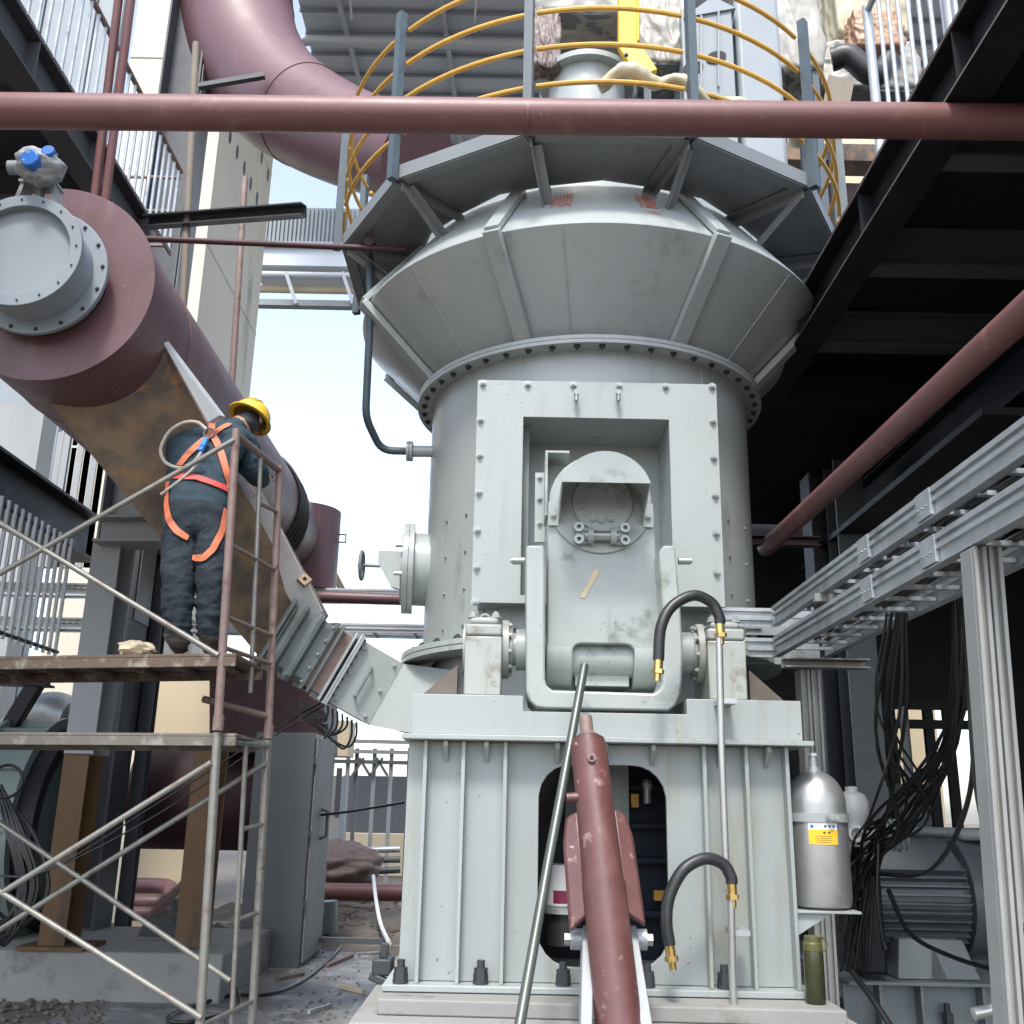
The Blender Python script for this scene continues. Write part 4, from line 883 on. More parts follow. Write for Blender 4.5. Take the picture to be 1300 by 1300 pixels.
# ================================================================ LEFT BUILDING STEELWORK
XL = -3.05
fb = thing('left_platform', 'dark grey steel platform with pale bar railing at upper left', 'steel platform', (XL, 5, 6.1))
zr = P(194, 281, X=XL).z; ye = P(194, 281, X=XL).y+.05
MB().ibeam((XL-.09, 1.5, zr-.17), (XL-.09, ye, zr-.17), .32, .18, .018, .012).part('edge_beam', 'steeldark', fb)
for k in range(6): y = ye-.15-k*1.0; MB().box(XL-.083, XL-.004, y, y+.012, zr-.31, zr-.03).part('beam_stiffener', 'steeldark', fb)
MB().box(-9, XL-.19, 1.5, ye, zr-.012, zr).part('deck_plate', 'steeldark', fb)
for y in (2.5, 3.9, 5.3, 6.7): MB().ibeam((-9, y, zr-.16), (XL-.19, y, zr-.16), .28, .16).part('cross_beam', 'steeldark', fb)
MB().bar((XL-.03, 2.0, zr+.02), (XL-.03, ye+.5, zr+.02), .012, .05).part('kick_plate', 'rustpipe', fb)
zt_ = zr+.86
MB().cyl((XL-.03, 2.0, zt_), (XL-.03, ye+.5, zt_), .022, n=10).part('top_rail', 'rustpipe', fb)
y = ye+.45
while y > 3.6:
    MB().cyl((XL-.03, y, zr+.03), (XL-.03, y, zt_-.02), .014, n=8).part('baluster', 'galv', fb); y -= .125
for k in range(3): MB().cyl((XL-.03, ye+.5, zr+.1+.35*k), (-4.6, ye+.5, zr+.1+.35*k), .016, n=8).part('end_rail', 'rustpipe', fb)
# tall dark column
def hcol(name, label, x, y, z0, z1, w, d, m, tf=.022, tw=.016, label2=None, group=None):
    return MB().box(x-w/2, x+w/2, y-d/2, y-d/2+tf, z0, z1).box(x-w/2, x+w/2, y+d/2-tf, y+d/2, z0, z1).box(x-tw/2, x+tw/2, y-d/2+tf, y+d/2-tf, z0, z1).thing(name, m, label, 'steel column', group)
def wcol(name, label, x, y, z0, z1, w, d, m, tf=.022, tw=.016, group=None):   # web seen from the front
    return MB().box(x-w/2, x-w/2+tf, y-d/2, y+d/2, z0, z1).box(x+w/2-tf, x+w/2, y-d/2, y+d/2, z0, z1).box(x-w/2+tf, x+w/2-tf, y-tw/2, y+tw/2, z0, z1).thing(name, m, label, 'steel column', group)
q0, q1 = P(186, 300, Y=9.4), P(238, 300, Y=9.4)
wcol('tall_column', 'tall dark steel column rising behind the left duct in front of the concrete tower', (q0.x+q1.x)/2, 9.4, 0, 13, q1.x-q0.x, .42, 'steeldark')
MB().box(q1.x+.002, q1.x+.012, 9.23, 9.6, 3, 13).thing('pale_flange_face', 'colgrey', 'paler grey face on the right flange of the tall dark column', 'steel strip')  # thin sheet in a paler grey over the column's right flange
q0, q1 = P(150, 800, Y=9.9), P(208, 800, Y=9.9)
dp = thing('dark_infill', 'dark steel infill plate added right of the tall column below the rusty chute', 'bracing', V(((q0.x+q1.x)/2, 9.9, 0)))  # dark steel added to make the gap between the columns dark
MB().box(q0.x, q1.x, 9.9, 9.96, P(180, 935, Y=9.9).z, P(180, 672, Y=9.9).z).part('infill_plate', 'dark', dp); MB().ibeam(V((q1.x-.04, 9.84, 0)), V((q1.x-.04, 9.84, 3.6)), .12, .12, .012, .01, up=(0, 1, 0)).part('infill_post', 'steeldark', dp)
for y in (700, 770, 850): z = P(180, y, Y=9.9).z; MB().box(q0.x, q1.x-.1, 9.86, 9.899, z-.03, z+.03).part('infill_rail', 'steeldark', dp)
wl = thing('grey_clad_wall', 'high blue grey corrugated wall far behind the upper left railing', 'wall', V((-9, 17.5, 0)))
XWALL = P(150, 60, Y=17.5).x
for k in range(16): MB().box(XWALL-.55*k-.55, XWALL-.55*k-.02, 17.5-.05*(k % 2), 17.7, 0, 22).part('wall_sheet', 'clad', wl)
# column with gray top and orange primer foot
c0_, c1_ = P(103, 880, Y=8.2), P(139, 880, Y=8.2); xm = (c0_.x+c1_.x)/2; w_ = (c1_.x-c0_.x)
zsplit = P(105, 958, Y=8.2).z; ztp = P(140, 690, Y=8.2).z
cA = thing('bracket_column', 'grey steel column with orange primer foot under the rusty chute', 'steel column', (xm, 8.2, .33))
def H(x, y, z0, z1, w, d, tf=.02, tw=.014): return MB().box(x-w/2, x+w/2, y-d/2, y-d/2+tf, z0, z1).box(x-w/2, x+w/2, y+d/2-tf, y+d/2, z0, z1).box(x-tw/2, x+tw/2, y-d/2+tf, y+d/2-tf, z0, z1)
H(xm, 8.2, zsplit, ztp, w_, .34).part('upper_shaft', 'colgrey', cA); H(xm-.02, 8.2, .36, zsplit-.003, w_*.86, .30).part('primer_foot', 'rustcol', cA, label='orange primer foot')
MB().box(xm-.25, xm+.25, 7.98, 8.42, .33, .358).part('base_plate', 'rustcol', cA)
hb_ = MB().ibeam(P(128, 676, Y=8.0), P(210, 676, Y=8.0), .22, .3, .02, .014).thing('bracket_beam', 'colgrey', 'short grey beam on top of the grey and orange column', 'steel beam')
q0 = P(253, 1080, Y=8.25); zc_ = P(262, 935, Y=8.25).z
H(q0.x+.02, 8.25, .36, zc_, .20, .26).thing('primer_column', 'rustcol', 'orange primer column right behind the scaffold post', 'steel column')
# dark horizontal beams at mid left
bm = thing('dark_girder', 'deep dark steel girder receding at mid left under pale cladding', 'steel beam', (-4.6, 8, 4.0))
zg = P(60, 612, X=-4.5).z
MB().ibeam((-4.65, 3.5, zg-.22), (-4.65, 10.7, zg-.22), .50, .3, .03, .02).part('girder_beam', 'dark', bm)
MB().box(-9, -4.82, 3.5, 10.7, zg-.1, zg-.08).part('girder_deck', 'dark', bm)
rl = thing('bar_railing', 'railing of upright pale bars at the left edge under the dark girder', 'railing', (-4.5, 9, 2.75))
for k in range(22):
    y = 10.0-.135*k; MB().cyl((-4.5, y, 2.75), (-4.5, y, 3.95), .020, n=8).part('baluster', 'galvlite', rl)
MB().cyl((-4.5, 7.2, 2.80), (-4.5, 10.05, 2.80), .02, n=8).part('bottom_rail', 'dark', rl); MB().cyl((-4.5, 7.2, 3.7), (-4.5, 10.05, 3.7), .02, n=8).part('top_rail', 'galvworn', rl)
sb = thing('stair_landing', 'dark steel landing beam with diagonal strut at the left edge above the green fan', 'landing', (-4.6, 9, 2.5))
MB().ibeam((-7, 9.0, 2.52), P(66, 855, Y=9.0), .24, .2).part('landing_beam', 'dark', sb); MB().bar(P(46, 868, Y=9.0), P(-10, 960, Y=9.0), .12, .12).part('diagonal_strut', 'dark', sb)
# cable trays behind, running across
def tray_x(y, z, xa, xb, label, flip=False):
    t = thing('cable_tray', label, 'cable tray', ((xa+xb)/2, y, z), 'cable trays')
    for yy in (y, y+.4):
        MB().bar((xa, yy, z+.05), (xb, yy, z+.05), .012, .10).bar((xa, yy-.014, z+.085), (xb, yy-.014, z+.085), .016, .022).bar((xa, yy-.014, z+.045), (xb, yy-.014, z+.045), .016, .022).part('side_rail', 'galvlite', t)
    x = xa+.15
    while x < xb: MB().bar((x, y+.007, z+.02), (x, y+.393, z+.02), .03, .02).part('rung', 'galv', t); x += .45
    return t
zu, zl = P(100, 746, Y=11).z, P(100, 790, Y=11).z
tr_u = tray_x(11, zu-.05, -6.6, 1.6, 'upper galvanised cable tray crossing behind worker and mill')
tr_l = tray_x(11, zl-.05, -6.6, 1.6, 'lower galvanised cable tray crossing behind worker and mill')
for tr, z in ((tr_u, zu), (tr_l, zl)):
    for k in range(10):
        for j in range(2): MB().box(P(78, 750, Y=11).x+.07*k, P(78, 750, Y=11).x+.07*k+.03, 10.967, 10.977, z-.025+.035*j, z-.012+.035*j).part('slot_mark', 'roofdark', tr)  # darker bars stand in for the shade of slots in the rail
MB().cyl(P(395, 757, Y=10.3), P(560, 763, Y=10.3), .06, n=20).thing('rear_red_pipe', 'redduct', 'dusky red pipe just above the cable trays between chute and mill', 'pipe')
# ================================================================ FAN, RED DUCT, CABINET
fx = P(60, 1050, Y=9.0).x
fn = thing('fan_casing', 'pale green curved fan casing behind the scaffold at lower left', 'fan', (fx-.4, 9.0, .3))
def disc_x(xa, xb, r, n=64): return MB().cyl((xa, 9.2, 1.15), (xb, 9.2, 1.15), r, n=n)
disc_x(fx-.9, fx-.02, .87).part('scroll', 'fan', fn, bevel=.01)
for x in (fx-.9, fx-.45, fx-.019): MB().ring((x, 9.2, 1.15), (x+.03, 9.2, 1.15), .94, .85, 64).part('casing_flange', 'fan', fn)
for k in range(10):
    t = R(100+16*k); MB().bar((fx-.44, 9.2+.88*math.cos(t), 1.15+.88*math.sin(t)), (fx-.03, 9.2+.88*math.cos(t), 1.15+.88*math.sin(t)), .012, .07, up=(0, math.cos(t), math.sin(t))).part('casing_rib', 'fan', fn)
MB().box(fx-.95, fx+.0, 8.4, 10, .02, .42).part('fan_foot', 'fan', fn)
MB().ring((fx+.012, 9.2, 1.15), (fx+.15, 9.2, 1.15), .83, .72, 64).part('dark_inlet', 'dark', fn)
ed = smooth_path([P(20, 930, Y=10.6), P(40, 912, Y=10.6), P(66, 903, Y=10.5), P(95, 912, Y=10.4)], 6)
MB().tube(ed, .2, 24).thing('silver_elbow', 'galv', 'silver insulated pipe elbow over the green fan casing', 'pipe elbow')
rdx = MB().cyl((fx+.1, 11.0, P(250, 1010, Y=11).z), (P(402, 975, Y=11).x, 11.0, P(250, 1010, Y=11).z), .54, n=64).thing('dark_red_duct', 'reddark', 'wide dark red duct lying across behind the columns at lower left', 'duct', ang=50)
MB().prism([P(266, 955, Y=10.2), P(412, 955, Y=10.2), P(412, 880, Y=10.2), P(392, 850, Y=10.2), P(300, 836, Y=10.2), P(266, 836, Y=10.2)], (0, .8, 0)).thing('red_hopper', 'reddark', 'dark red hopper above the grey cabinet below the grey inlet box', 'hopper')  # left end widened to darken the bright gap beside the boards
cb0, cb1 = P(300, 1228, Y=9.7), P(379, 1230, Y=9.7); zc1 = P(375, 930, Y=9.7).z
cab = thing('control_cabinet', 'tall grey steel cabinet standing on the ground behind the scaffold', 'cabinet', ((cb0.x+cb1.x)/2, 9.9, 0))
cside = P(405, 1190, Y=10.9).x
MB().box(cb0.x, cb1.x, 9.7, 10.75, .0, zc1).part('cabinet_body', 'steelgrey', cab, bevel=.006)
MB().box(cb1.x+.002, cb1.x+.02, 9.76, 10.70, .04, zc1-.04).part('cabinet_door', 'pale', cab, label='door on the right side, paled for the light on it', bevel=.003)  # paler colour carries the sky light on this side of the cabinet
for z in (.5, 1.1, 1.75): MB().box(cb1.x+.0, cb1.x+.02, 9.705, 9.745, z, z+.06).part('hinge', 'steeldark', cab)
MB().tube([(cb1.x+.021, 10.2, 1.35), (cb1.x+.08, 10.2, 1.33), (cb1.x+.08, 10.2, 1.1), (cb1.x+.021, 10.2, 1.08)], .014, 8).part('door_handle', 'post', cab)
MB().tube(smooth_path([P(405, 1035, Y=10.2), P(445, 1030, Y=10), P(512, 1019, Y=9)], 8), .012, 8).thing('slack_cable', 'cable', 'single black cable from the cabinet door to the grey pedestal', 'cable')
# coil of cables on the left
random.seed(4)
for k in range(12):
    x0 = -6+random.uniform(-8, 25)
    pts = [P(x0*.4, 1005+random.uniform(-10, 15), Y=7.4), P(x0+20+random.uniform(-6, 10), 1060, Y=7.3), P(x0+35+random.uniform(-8, 14), 1130, Y=7.3), P(x0+10, 1180+random.uniform(-12, 20), Y=7.3), P(x0-30, 1150, Y=7.35)]
    MB().tube(smooth_path(pts, 6), .014, 6).thing('hanging_cable', 'cable', 'black cable in the tangle hanging at the lower left edge', 'cable', 'tangled cables at the left edge')
MB().tube(arc3(P(8, 992, Y=7.2), (1, 0, 0), (0, 0, 1), .11, -2.2, 2.2, 18), .011, 8).thing('cable_loop', 'cable', 'round black cable loop in front of the green fan casing', 'cable')
# things on the ground at left
MB().tube(round_path([P(165, 1124, Y=12.5), P(214, 1124, Y=12.5), P(219, 1134, Y=12.1), P(214, 1146, Y=11.7), P(160, 1146, Y=11.7)], .3), .085, 18).thing('bent_red_pipe', 'redduct', 'red pipe bent into a hairpin lying on the ground behind the columns', 'pipe')
MB().tube([P(165, 1160, Y=11.4), P(250, 1160, Y=11.4)], .07, 18).thing('ground_red_pipe', 'redduct', 'straight short red pipe on the ground just below the hairpin pipe', 'pipe')
MB().cyl(P(230, 1180, Y=10.4), P(230, 1140, Y=10.4), .11, n=24).thing('grey_bucket', 'steelgrey', 'grey bucket on the ground beside the orange primer column', 'bucket')
MB().bar(P(186, 1170, Y=9.2), P(238, 1117, Y=9.4), .07, .05).thing('leaning_bar', 'rustpipe', 'rusty flat bar leaning on the kerb between two columns', 'steel bar')
MB().box(P(60, 1180, Y=10).x, P(110, 1180, Y=10).x, 9.65, 10.2, .02, .34).thing('white_block', 'pale', 'flat pale block behind the foundation wall at far left', 'block')
MB().prism([P(172, 1195, Y=8.9), P(235, 1192, Y=8.9), P(215, 1165, Y=8.9), P(185, 1165, Y=8.9)], (0, .4, 0)).thing('dark_slab', 'steeldark', 'dark sloping steel offcut on the foundation wall between the columns', 'offcut')
# right of the cabinet
MB().cyl(P(380, 1131, Y=14.5), P(540, 1134, Y=14.5), .11, n=24).thing('lying_red_pipe', 'red', 'straight red pipe lying on the ground between cabinet and pedestal', 'pipe')
lump(P(432, 1100, Y=15.5), (.58, .5, .34), .2, 31, nu=64, nv=36, sc=2.2).thing('wrapped_bale', 'brownwrap', ang=180, label='brown plastic wrapped bale on the ground behind the lying red pipe', cat='bale')
MB().cyl(P(412, 1184, Y=11.6), P(412, 1144, Y=11.6), .14, n=28).thing('steel_drum', 'fan', 'small grey green drum beside the cabinet door', 'drum')
MB().box(P(416, 1175, Y=12).x, P(432, 1175, Y=12).x, 11.8, 12.1, .0, .05).thing('white_board', 'pale', 'small white board lying on the ground right of the drum', 'board')
MB().tube(smooth_path([P(474, 1112, Y=13.5), P(477, 1140, Y=12.6), P(483, 1172, Y=11.2), P(494, 1198, Y=10.1)], 8), .022, 10).thing('white_hose', 'white', 'white hose snaking over the ground towards the pedestal', 'hose')
MB().bar(P(404, 1193, Y=10.6), P(492, 1195, Y=10.6), .08, .05).thing('ground_channel', 'steelgrey', 'grey steel length lying across the ground beside the white hose', 'steel length')
for k, (xa, ya, xb, yb, yy) in enumerate(((440, 1080, 508, 1078, 17), (450, 1092, 508, 1091, 16.6), (455, 1107, 508, 1104, 16.2))):
    MB().cyl(P(xa, ya, Y=yy), P(xb, yb, Y=yy), .05, n=12).thing('stacked_bar', ('galv', 'steelgrey', 'post')[k], ('pale', 'grey', 'dark')[k]+' steel bar lying beyond the wrapped bale', 'steel bar', 'steel bars beyond the bale')
random.seed(9)
b = MB(); n0 = 0
gx, gy = 60, 70
for iy in range(gy+1):
    for ix in range(gx+1):
        X = -4.2+4.6*ix/gx; Y = 10.4+8*iy/gy
        e_ = min(1, ix/8, (gx-ix)/8, iy/8, (gy-iy)/8)
        b.v.append(V((X, Y, -.02+e_*(.06+.12*nz.noise(V((X*1.1, Y*1.1, 3)))+.07*nz.noise(V((X*3.5, Y*3.5, 1)))+.04*nz.noise(V((X*9, Y*9, 5)))))))
for iy in range(gy):
    for ix in range(gx): k = iy*(gx+1)+ix; b.f.append([k, k+1, k+gx+2, k+gx+1])
structure(b, 'dirt_mound', 'mud', ang=20)
b = MB()
for k in range(420):
    x = random.uniform(395, 508); y = random.uniform(1140, 1192)
    p = P(x, y, Z=.04); s_ = random.uniform(.012, .05)
    b.sphere(p, s_, 6, 4, (1, random.uniform(.6, 1.3), .7))
for k in range(60):
    p = P(random.uniform(170, 245), random.uniform(1100, 1118), Z=.0); s = random.uniform(.08, .25)
    b.sphere(p, s, 6, 4, (1, 1, .7))
for k in range(120):
    p = P(random.uniform(0, 130), random.uniform(1262, 1310), Z=.0); s = random.uniform(.01, .035)
    b.sphere(p, s, 6, 4, (1, 1, .6))
b.thing('rubble', 'mud', '', '', kind='stuff', ang=10)
# hose on the ground at scaffold foot
b = MB().tube(smooth_path([P(500, 1165, Z=.02), P(452, 1178, Z=.02), P(430, 1205, Z=.02), P(390, 1240, Z=.02), P(340, 1262, Z=.02), P(290, 1264, Z=.02), P(215, 1290, Z=.02), P(240, 1298, Z=.03), P(300, 1280, Z=.04), P(300, 1255, Z=.08)], 8), .014, 8)
b.thing('ground_cable', 'cable', 'black cable snaking over the wet concrete past the cabinet', 'cable')
q = P(486, 1224, Y=5.6); t = thing('steel_clamp', 'dark steel clamp lying at the left foot of the pedestal', 'clamp', q)
MB().box(q.x-.05, q.x+.05, 5.55, 5.7, q.z-.05, q.z+.03).part('clamp_body', 'boltdark', t, bevel=.01); MB().bar(q+V((-.06, -.02, -.05)), q+V((.05, -.03, -.09)), .05, .04).part('clamp_jaw', 'boltdark', t, bevel=.008); MB().bar(q+V((0, 0, .03)), q+V((.01, 0, .1)), .04, .03).part('clamp_lug', 'boltdark', t, bevel=.005)

# ================================================================ RIGHT BUILDING
XR = 2.0
zb = P(1140, 226, X=XR).z
ye = P(957, 525, X=XR).y
rb = thing('right_platform', 'black steel platform and deck filling the right side above the cable trays', 'steel platform', (4, 6, zb))
HB = .31
MB().ibeam((XR+.1, -1, zb+HB/2), (XR+.1, ye, zb+HB/2), HB, .2, .018, .014).part('edge_beam', 'dark', rb)
MB().bar((XR-.002, -1, zb+.006), (XR-.002, ye, zb+.006), .003, .010).part('edge_line', 'galvworn', rb, label='bright lower edge'); MB().bar((XR-.002, -1, zb+HB-.004), (XR-.002, ye, zb+HB-.004), .003, .012).part('edge_line', 'rustpipe', rb, label='rusty brown upper edge')  # thin bright and brown strips line the dark beam
for k in range(7): y = ye-.06-k*1.3; MB().box(XR+.004, XR+.09, y, y+.012, zb+.02, zb+HB-.02).part('beam_stiffener', 'dark', rb)
MB().ibeam((XR+.2, ye-.1, zb+HB/2-.01), (9, ye-.1, zb+HB/2-.01), HB-.02, .18).part('end_beam', 'dark', rb)
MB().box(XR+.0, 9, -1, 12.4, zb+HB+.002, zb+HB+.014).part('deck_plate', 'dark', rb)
for y in (.6, 2.0, 3.3, 4.5, 5.6, 6.7): MB().ibeam((XR+.205, y, zb+HB/2+.01), (9, y, zb+HB/2+.01), HB-.04, .14).part('cross_beam', 'steeldark', rb)
for x in (3.6, 5.4): MB().ibeam((x, -1, zb-.21), (x, 12, zb-.21), .40, .22).part('main_girder', 'darkblue', rb)
MB().box(3.0, 4.4, 6.0, 9.5, zb-.75, zb-.7).part('hung_tray', 'dark', rb)
q = P(1232, 203, Y=5.0); MB().box(q.x-.12, q.x+.14, 5.0, 5.05, q.z-.008, q.z+.008).part('tray_edge', 'galvworn', rb)
# railing on the right platform
rr_ = thing('right_railing', 'railing of thin pale upright bars along the edge of the right platform', 'railing', (XR+.06, 5, zb+HB))
y = 4.75
while y > 2.4:
    MB().cyl((XR+.06, y, zb+HB+.015), (XR+.06, y, zb+HB+1.05), .0125, n=8).part('baluster', 'galv', rr_); y -= .12
for y in (3.9, 4.85): MB().cyl((XR+.06, y+.07, zb+HB+.015), (XR+.06, y+.07, zb+HB+1.1), .028, n=12).part('railing_post', 'galv', rr_)
MB().cyl((XR+.06, 2.4, zb+HB+1.06), (XR+.06, 4.92, zb+HB+1.06), .02, n=10).part('top_rail', 'galv', rr_)
MB().bar((XR+.045, 3.2, zb+HB+.04), (XR+.045, ye+.9, zb+HB+.04), .008, .06).part('kick_plate', 'rustpipe', rr_)
# walls that keep the bay dark; the side wall is unseen, added
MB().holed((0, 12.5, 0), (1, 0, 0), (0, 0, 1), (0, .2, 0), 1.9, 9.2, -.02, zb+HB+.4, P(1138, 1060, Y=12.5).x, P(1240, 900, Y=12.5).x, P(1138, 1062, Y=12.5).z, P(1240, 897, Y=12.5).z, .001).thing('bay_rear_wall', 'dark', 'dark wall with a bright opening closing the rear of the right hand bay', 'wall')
MB().box(9.2, 9.4, -1, 12.7, -.02, zb+HB).thing('unseen_bay_wall', 'dark', 'unseen dark wall added to keep the right side of the right hand bay dark', 'wall')
c0_, c1_ = P(1056, 600, Y=9.0), P(1092, 600, Y=9.0)
hcol('bay_column', 'dark grey column behind the cable trays under the right platform', (c0_.x+c1_.x)/2, 9.1, 0, zb-.02, c1_.x-c0_.x, .3, 'motor')
c0_, c1_ = P(1024, 600, Y=9.4), P(1050, 600, Y=9.4)
wcol('bay_column', 'narrow dark column with pale left edge just left of the grey bay column', (c0_.x+c1_.x)/2, 9.5, 0, zb-.02, c1_.x-c0_.x, .3, 'steeldark')
# pale window area at the back of the bay
pw = thing('bay_window', 'black barred window frame behind the hanging cables', 'window', P(1185, 1060, Y=11.5))
w0, w1 = P(1138, 1060, Y=11.5), P(1240, 900, Y=11.5)
MB().box(w0.x-.3, w1.x+1.2, 15.5, 15.6, .0, 3.2).thing('rear_annex_wall', 'cream', 'pale wall seen outside through the opening behind the hanging cables', 'wall')
for x in (1138, 1187, 1212): q = P(x, 1000, Y=11.45); MB().box(q.x-.05, q.x+.05, 11.43, 11.5, w0.z, w1.z).part('window_bar', 'dark', pw)
for y in (896, 920, 1062): q = P(1180, y, Y=11.45); MB().box(w0.x, w1.x, 11.40, 11.428, q.z-.05, q.z+.05).part('window_bar', 'dark', pw)
q = P(1152, 960, Y=11.4); MB().cyl((q.x, 11.4, w0.z), (q.x, 11.4, w1.z), .05, n=12).part('inner_pipe', 'pale', pw)
MB().box(P(1148, 1060, Y=10.6).x, P(1185, 1060, Y=10.6).x, 10.6, 10.8, P(1160, 1062, Y=10.6).z, P(1160, 995, Y=10.6).z).thing('grey_bin', 'steelgrey', 'grey box under the looped cables in front of the barred bay window', 'box')
# cable trays of the right
XT = 1.65
def tray_y(z, ya, yb, label):
    t = thing('cable_tray', label, 'cable tray', (XT+.15, (ya+yb)/2, z), 'cable trays')
    for xx in (XT, XT+.30):
        MB().bar((xx, ya, z+.06), (xx, yb, z+.06), .010, .12).bar((xx-.012, ya, z+.106), (xx-.012, yb, z+.106), .016, .022).bar((xx-.012, ya, z+.066), (xx-.012, yb, z+.066), .014, .018).bar((xx-.0, ya, z-.002), (xx+.0, yb, z-.002), .045, .004).part('side_rail', 'galv', t)
    y = ya+.12
    while y < yb: MB().bar((XT+.008, y, z+.022), (XT+.292, y, z+.022), .028, .018, ).part('rung', 'galv', t); y += .25
    for y in (3.75, 4.45): MB().box(XT-.024, XT-.0065, y, y+.14, z+.01, z+.118).part('splice_plate', 'galv', t); [bolt(t, (XT-.025, y+.03+.04*k, z+.05), (-1, 0, 0), .006, 'bolt', False) for k in range(3)]
    return t
zt1, zt2 = P(1150, 645, X=XT).z-.12, P(1150, 704, X=XT).z-.12
ta_ = tray_y(zt1, 1.4, 6.2, 'upper galvanised cable ladder running towards the viewer at right')
tb_ = tray_y(zt2, 1.4, 6.2, 'lower galvanised cable ladder running towards the viewer at right')
for z, lab in ((zt1, 'upper'), (zt2, 'lower')):
    t = thing('cable_tray', lab+' short cable tray turning left behind the right bearing block', 'cable tray', (1.5, 6.3, z), 'cable trays')
    for yy in (6.26, 6.56): MB().bar((1.2, yy, z+.06), (XT+.28, yy, z+.06), .010, .12).bar((1.2, yy-.012, z+.106), (XT, yy-.012, z+.106), .016, .022).bar((1.2, yy-.012, z+.05), (XT, yy-.012, z+.05), .016, .022).part('side_rail', 'galv', t)
for k in range(7):
    z = (zt1 if k < 4 else zt2)+.045; x = XT+.06+.05*(k % 4)
    MB().tube(smooth_path([(x+.02*math.sin(i*1.3+k), 1.4+.4*i, z+.012*math.sin(i*2.1+k)) for i in range(12)], 4), .014, 6).thing('tray_cable', 'cable', 'black cable lying along a right hand cable ladder', 'cable', 'cables lying in the right cable ladders')
for x, y, yy in ((1290, 478, 0), (1085, 588, 0)): pass
# strut channel supports
def strut_post(p0, p1, w, label):
    t = thing('strut_post', label, 'strut post', p1, 'strut channel posts')
    b = MB().bar(p0, p1, w, w*.9, up=(0, -1, 0)); d_, a_, b_ = basis(V(p1)-V(p0), (0, -1, 0))
    b.part('channel_body', 'strut', t, bevel=.003)
    for o in (-.43, -.11, .11, .43): MB().bar(V(p0)+a_*o*w+b_*(w*.45+.011), V(p1)+a_*o*w+b_*(w*.45+.011), w*.13, .022, up=(0, -1, 0)).part('channel_lip', 'strut', t)
    return t
strut_post(P(1243, 700, Y=3.5), P(1292, 1345, Y=3.5), .10, 'tall weathered strut channel post at the right edge under the cable ladders')
strut_post(P(1024, 852, Y=6.0), P(1050, 1320, Y=6.0), .115, 'strut channel post behind the silver gas cylinder')
MB().channel(P(992, 843, Y=5.95), P(1098, 845, Y=5.95), .055, .09, .008).thing('strut_channel', 'strut', 'short horizontal strut channel under the bend of the cable ladders', 'strut arm')
MB().box(XT-.05, XT+.42, 5.2, 5.24, zt1-.045, zt1-.004).thing('tray_support', 'strut', 'flat cross support under the middle of the upper cable ladder', 'tray support'); MB().box(XT-.02, XT+.42, 2.95, 3.0, zt1-.05, zt1-.004).thing('tray_support', 'strut', 'flat cross support under the near end of the upper cable ladder', 'tray support')
MB().tube(round_path([P(1236, 1287, Y=3.9), P(1262, 1282, Y=3.9), P(1296, 1250, Y=3.9)], .12), .022, 12).thing('bright_conduit', 'chrome', 'bright steel conduit bending up at the lower right corner', 'conduit')
# ---------------- motor
ym = 6.9
mcx = P(1180, 1140, Y=ym); rm = .345; mz = P(1180, 1140, Y=ym-.1).z
x0, x1, x2 = P(1098, 1150, Y=ym).x, P(1226, 1150, Y=ym-.2).x, P(1268, 1150, Y=ym).x
mo = thing('electric_motor', 'big dark grey finned electric motor behind the gas cylinder', 'motor', ((x0+x1)/2, ym, mz-rm))
MB().cyl((x0-.1, ym, mz), (x1, ym, mz), rm*.82, n=48).part('motor_body', 'motor', mo)
for k in range(16):
    t = R(140+8.6*k)
    dv = V((0, math.cos(t), math.sin(t)))
    if math.sin(t) > .55: continue
    c = V((0, ym, mz))+dv*(rm*.91)
    MB().bar(c+V((x0-.08, 0, 0)), c+V((x1-.02, 0, 0)), .009, rm*.19, up=dv).part('cooling_fin', 'motor', mo)
MB().cyl((x1, ym, mz), (x1+.05, ym, mz), rm*1.04, n=48).cyl((x1+.05, ym, mz), (x2+.1, ym, mz), rm*1.02, rm*.86, n=48).part('fan_cowl', 'motor', mo)
MB().cyl((x0-.06, ym+.05, mz+.055), (x1-.03, ym+.05, mz+.055), rm*.88, n=56).part('top_cover', 'motor', mo)
for x in (x0+.02, x1-.35): MB().prism([(x, ym-.43, mz-rm-.083), (x+.3, ym-.43, mz-rm-.083), (x+.24, ym-.36, mz-rm+.13), (x+.05, ym-.36, mz-rm+.13)], (0, .5, 0)).part('motor_foot', 'motorbase', mo, bevel=.006)
zb0 = mz-rm-.085
mb = MB().box(x0-.3, x2+.15, ym-.52, ym+.5, zb0-.022, zb0-.002).part('motor_base', 'motorbase', mo, bevel=.003); MB().box(x0-.3, x2+.15, ym-.56, ym+.5, zb0-.27, zb0-.25).part('base_bottom', 'motorbase', mb, bevel=.003)
MB().box(x0-.3, x2+.1, ym-.40, ym-.385, zb0-.249, zb0-.023).part('base_web', 'motorbase', mb)
for x in (x0-.12, x0+.12, x0+.48, x0+.82, x2+.06): MB().box(x, x+.016, ym-.50, ym-.401, zb0-.249, zb0-.023).part('base_rib', 'motorbase', mb)
for x in (x0+.28, x0+.70): MB().cyl((x, ym-.46, zb0-.249), (x, ym-.46, zb0-.17), .032, n=6).cyl((x, ym-.46, zb0-.17), (x, ym-.46, zb0-.12), .018, n=10).part('anchor_bolt', 'boltdark', mb)
MB().box(PX1+.02, x2+.8, ym-.75, ym+.8, -.02, zb0-.271).thing('motor_foundation', 'conc', 'concrete foundation block under the motor base', 'foundation', bevel=.015)
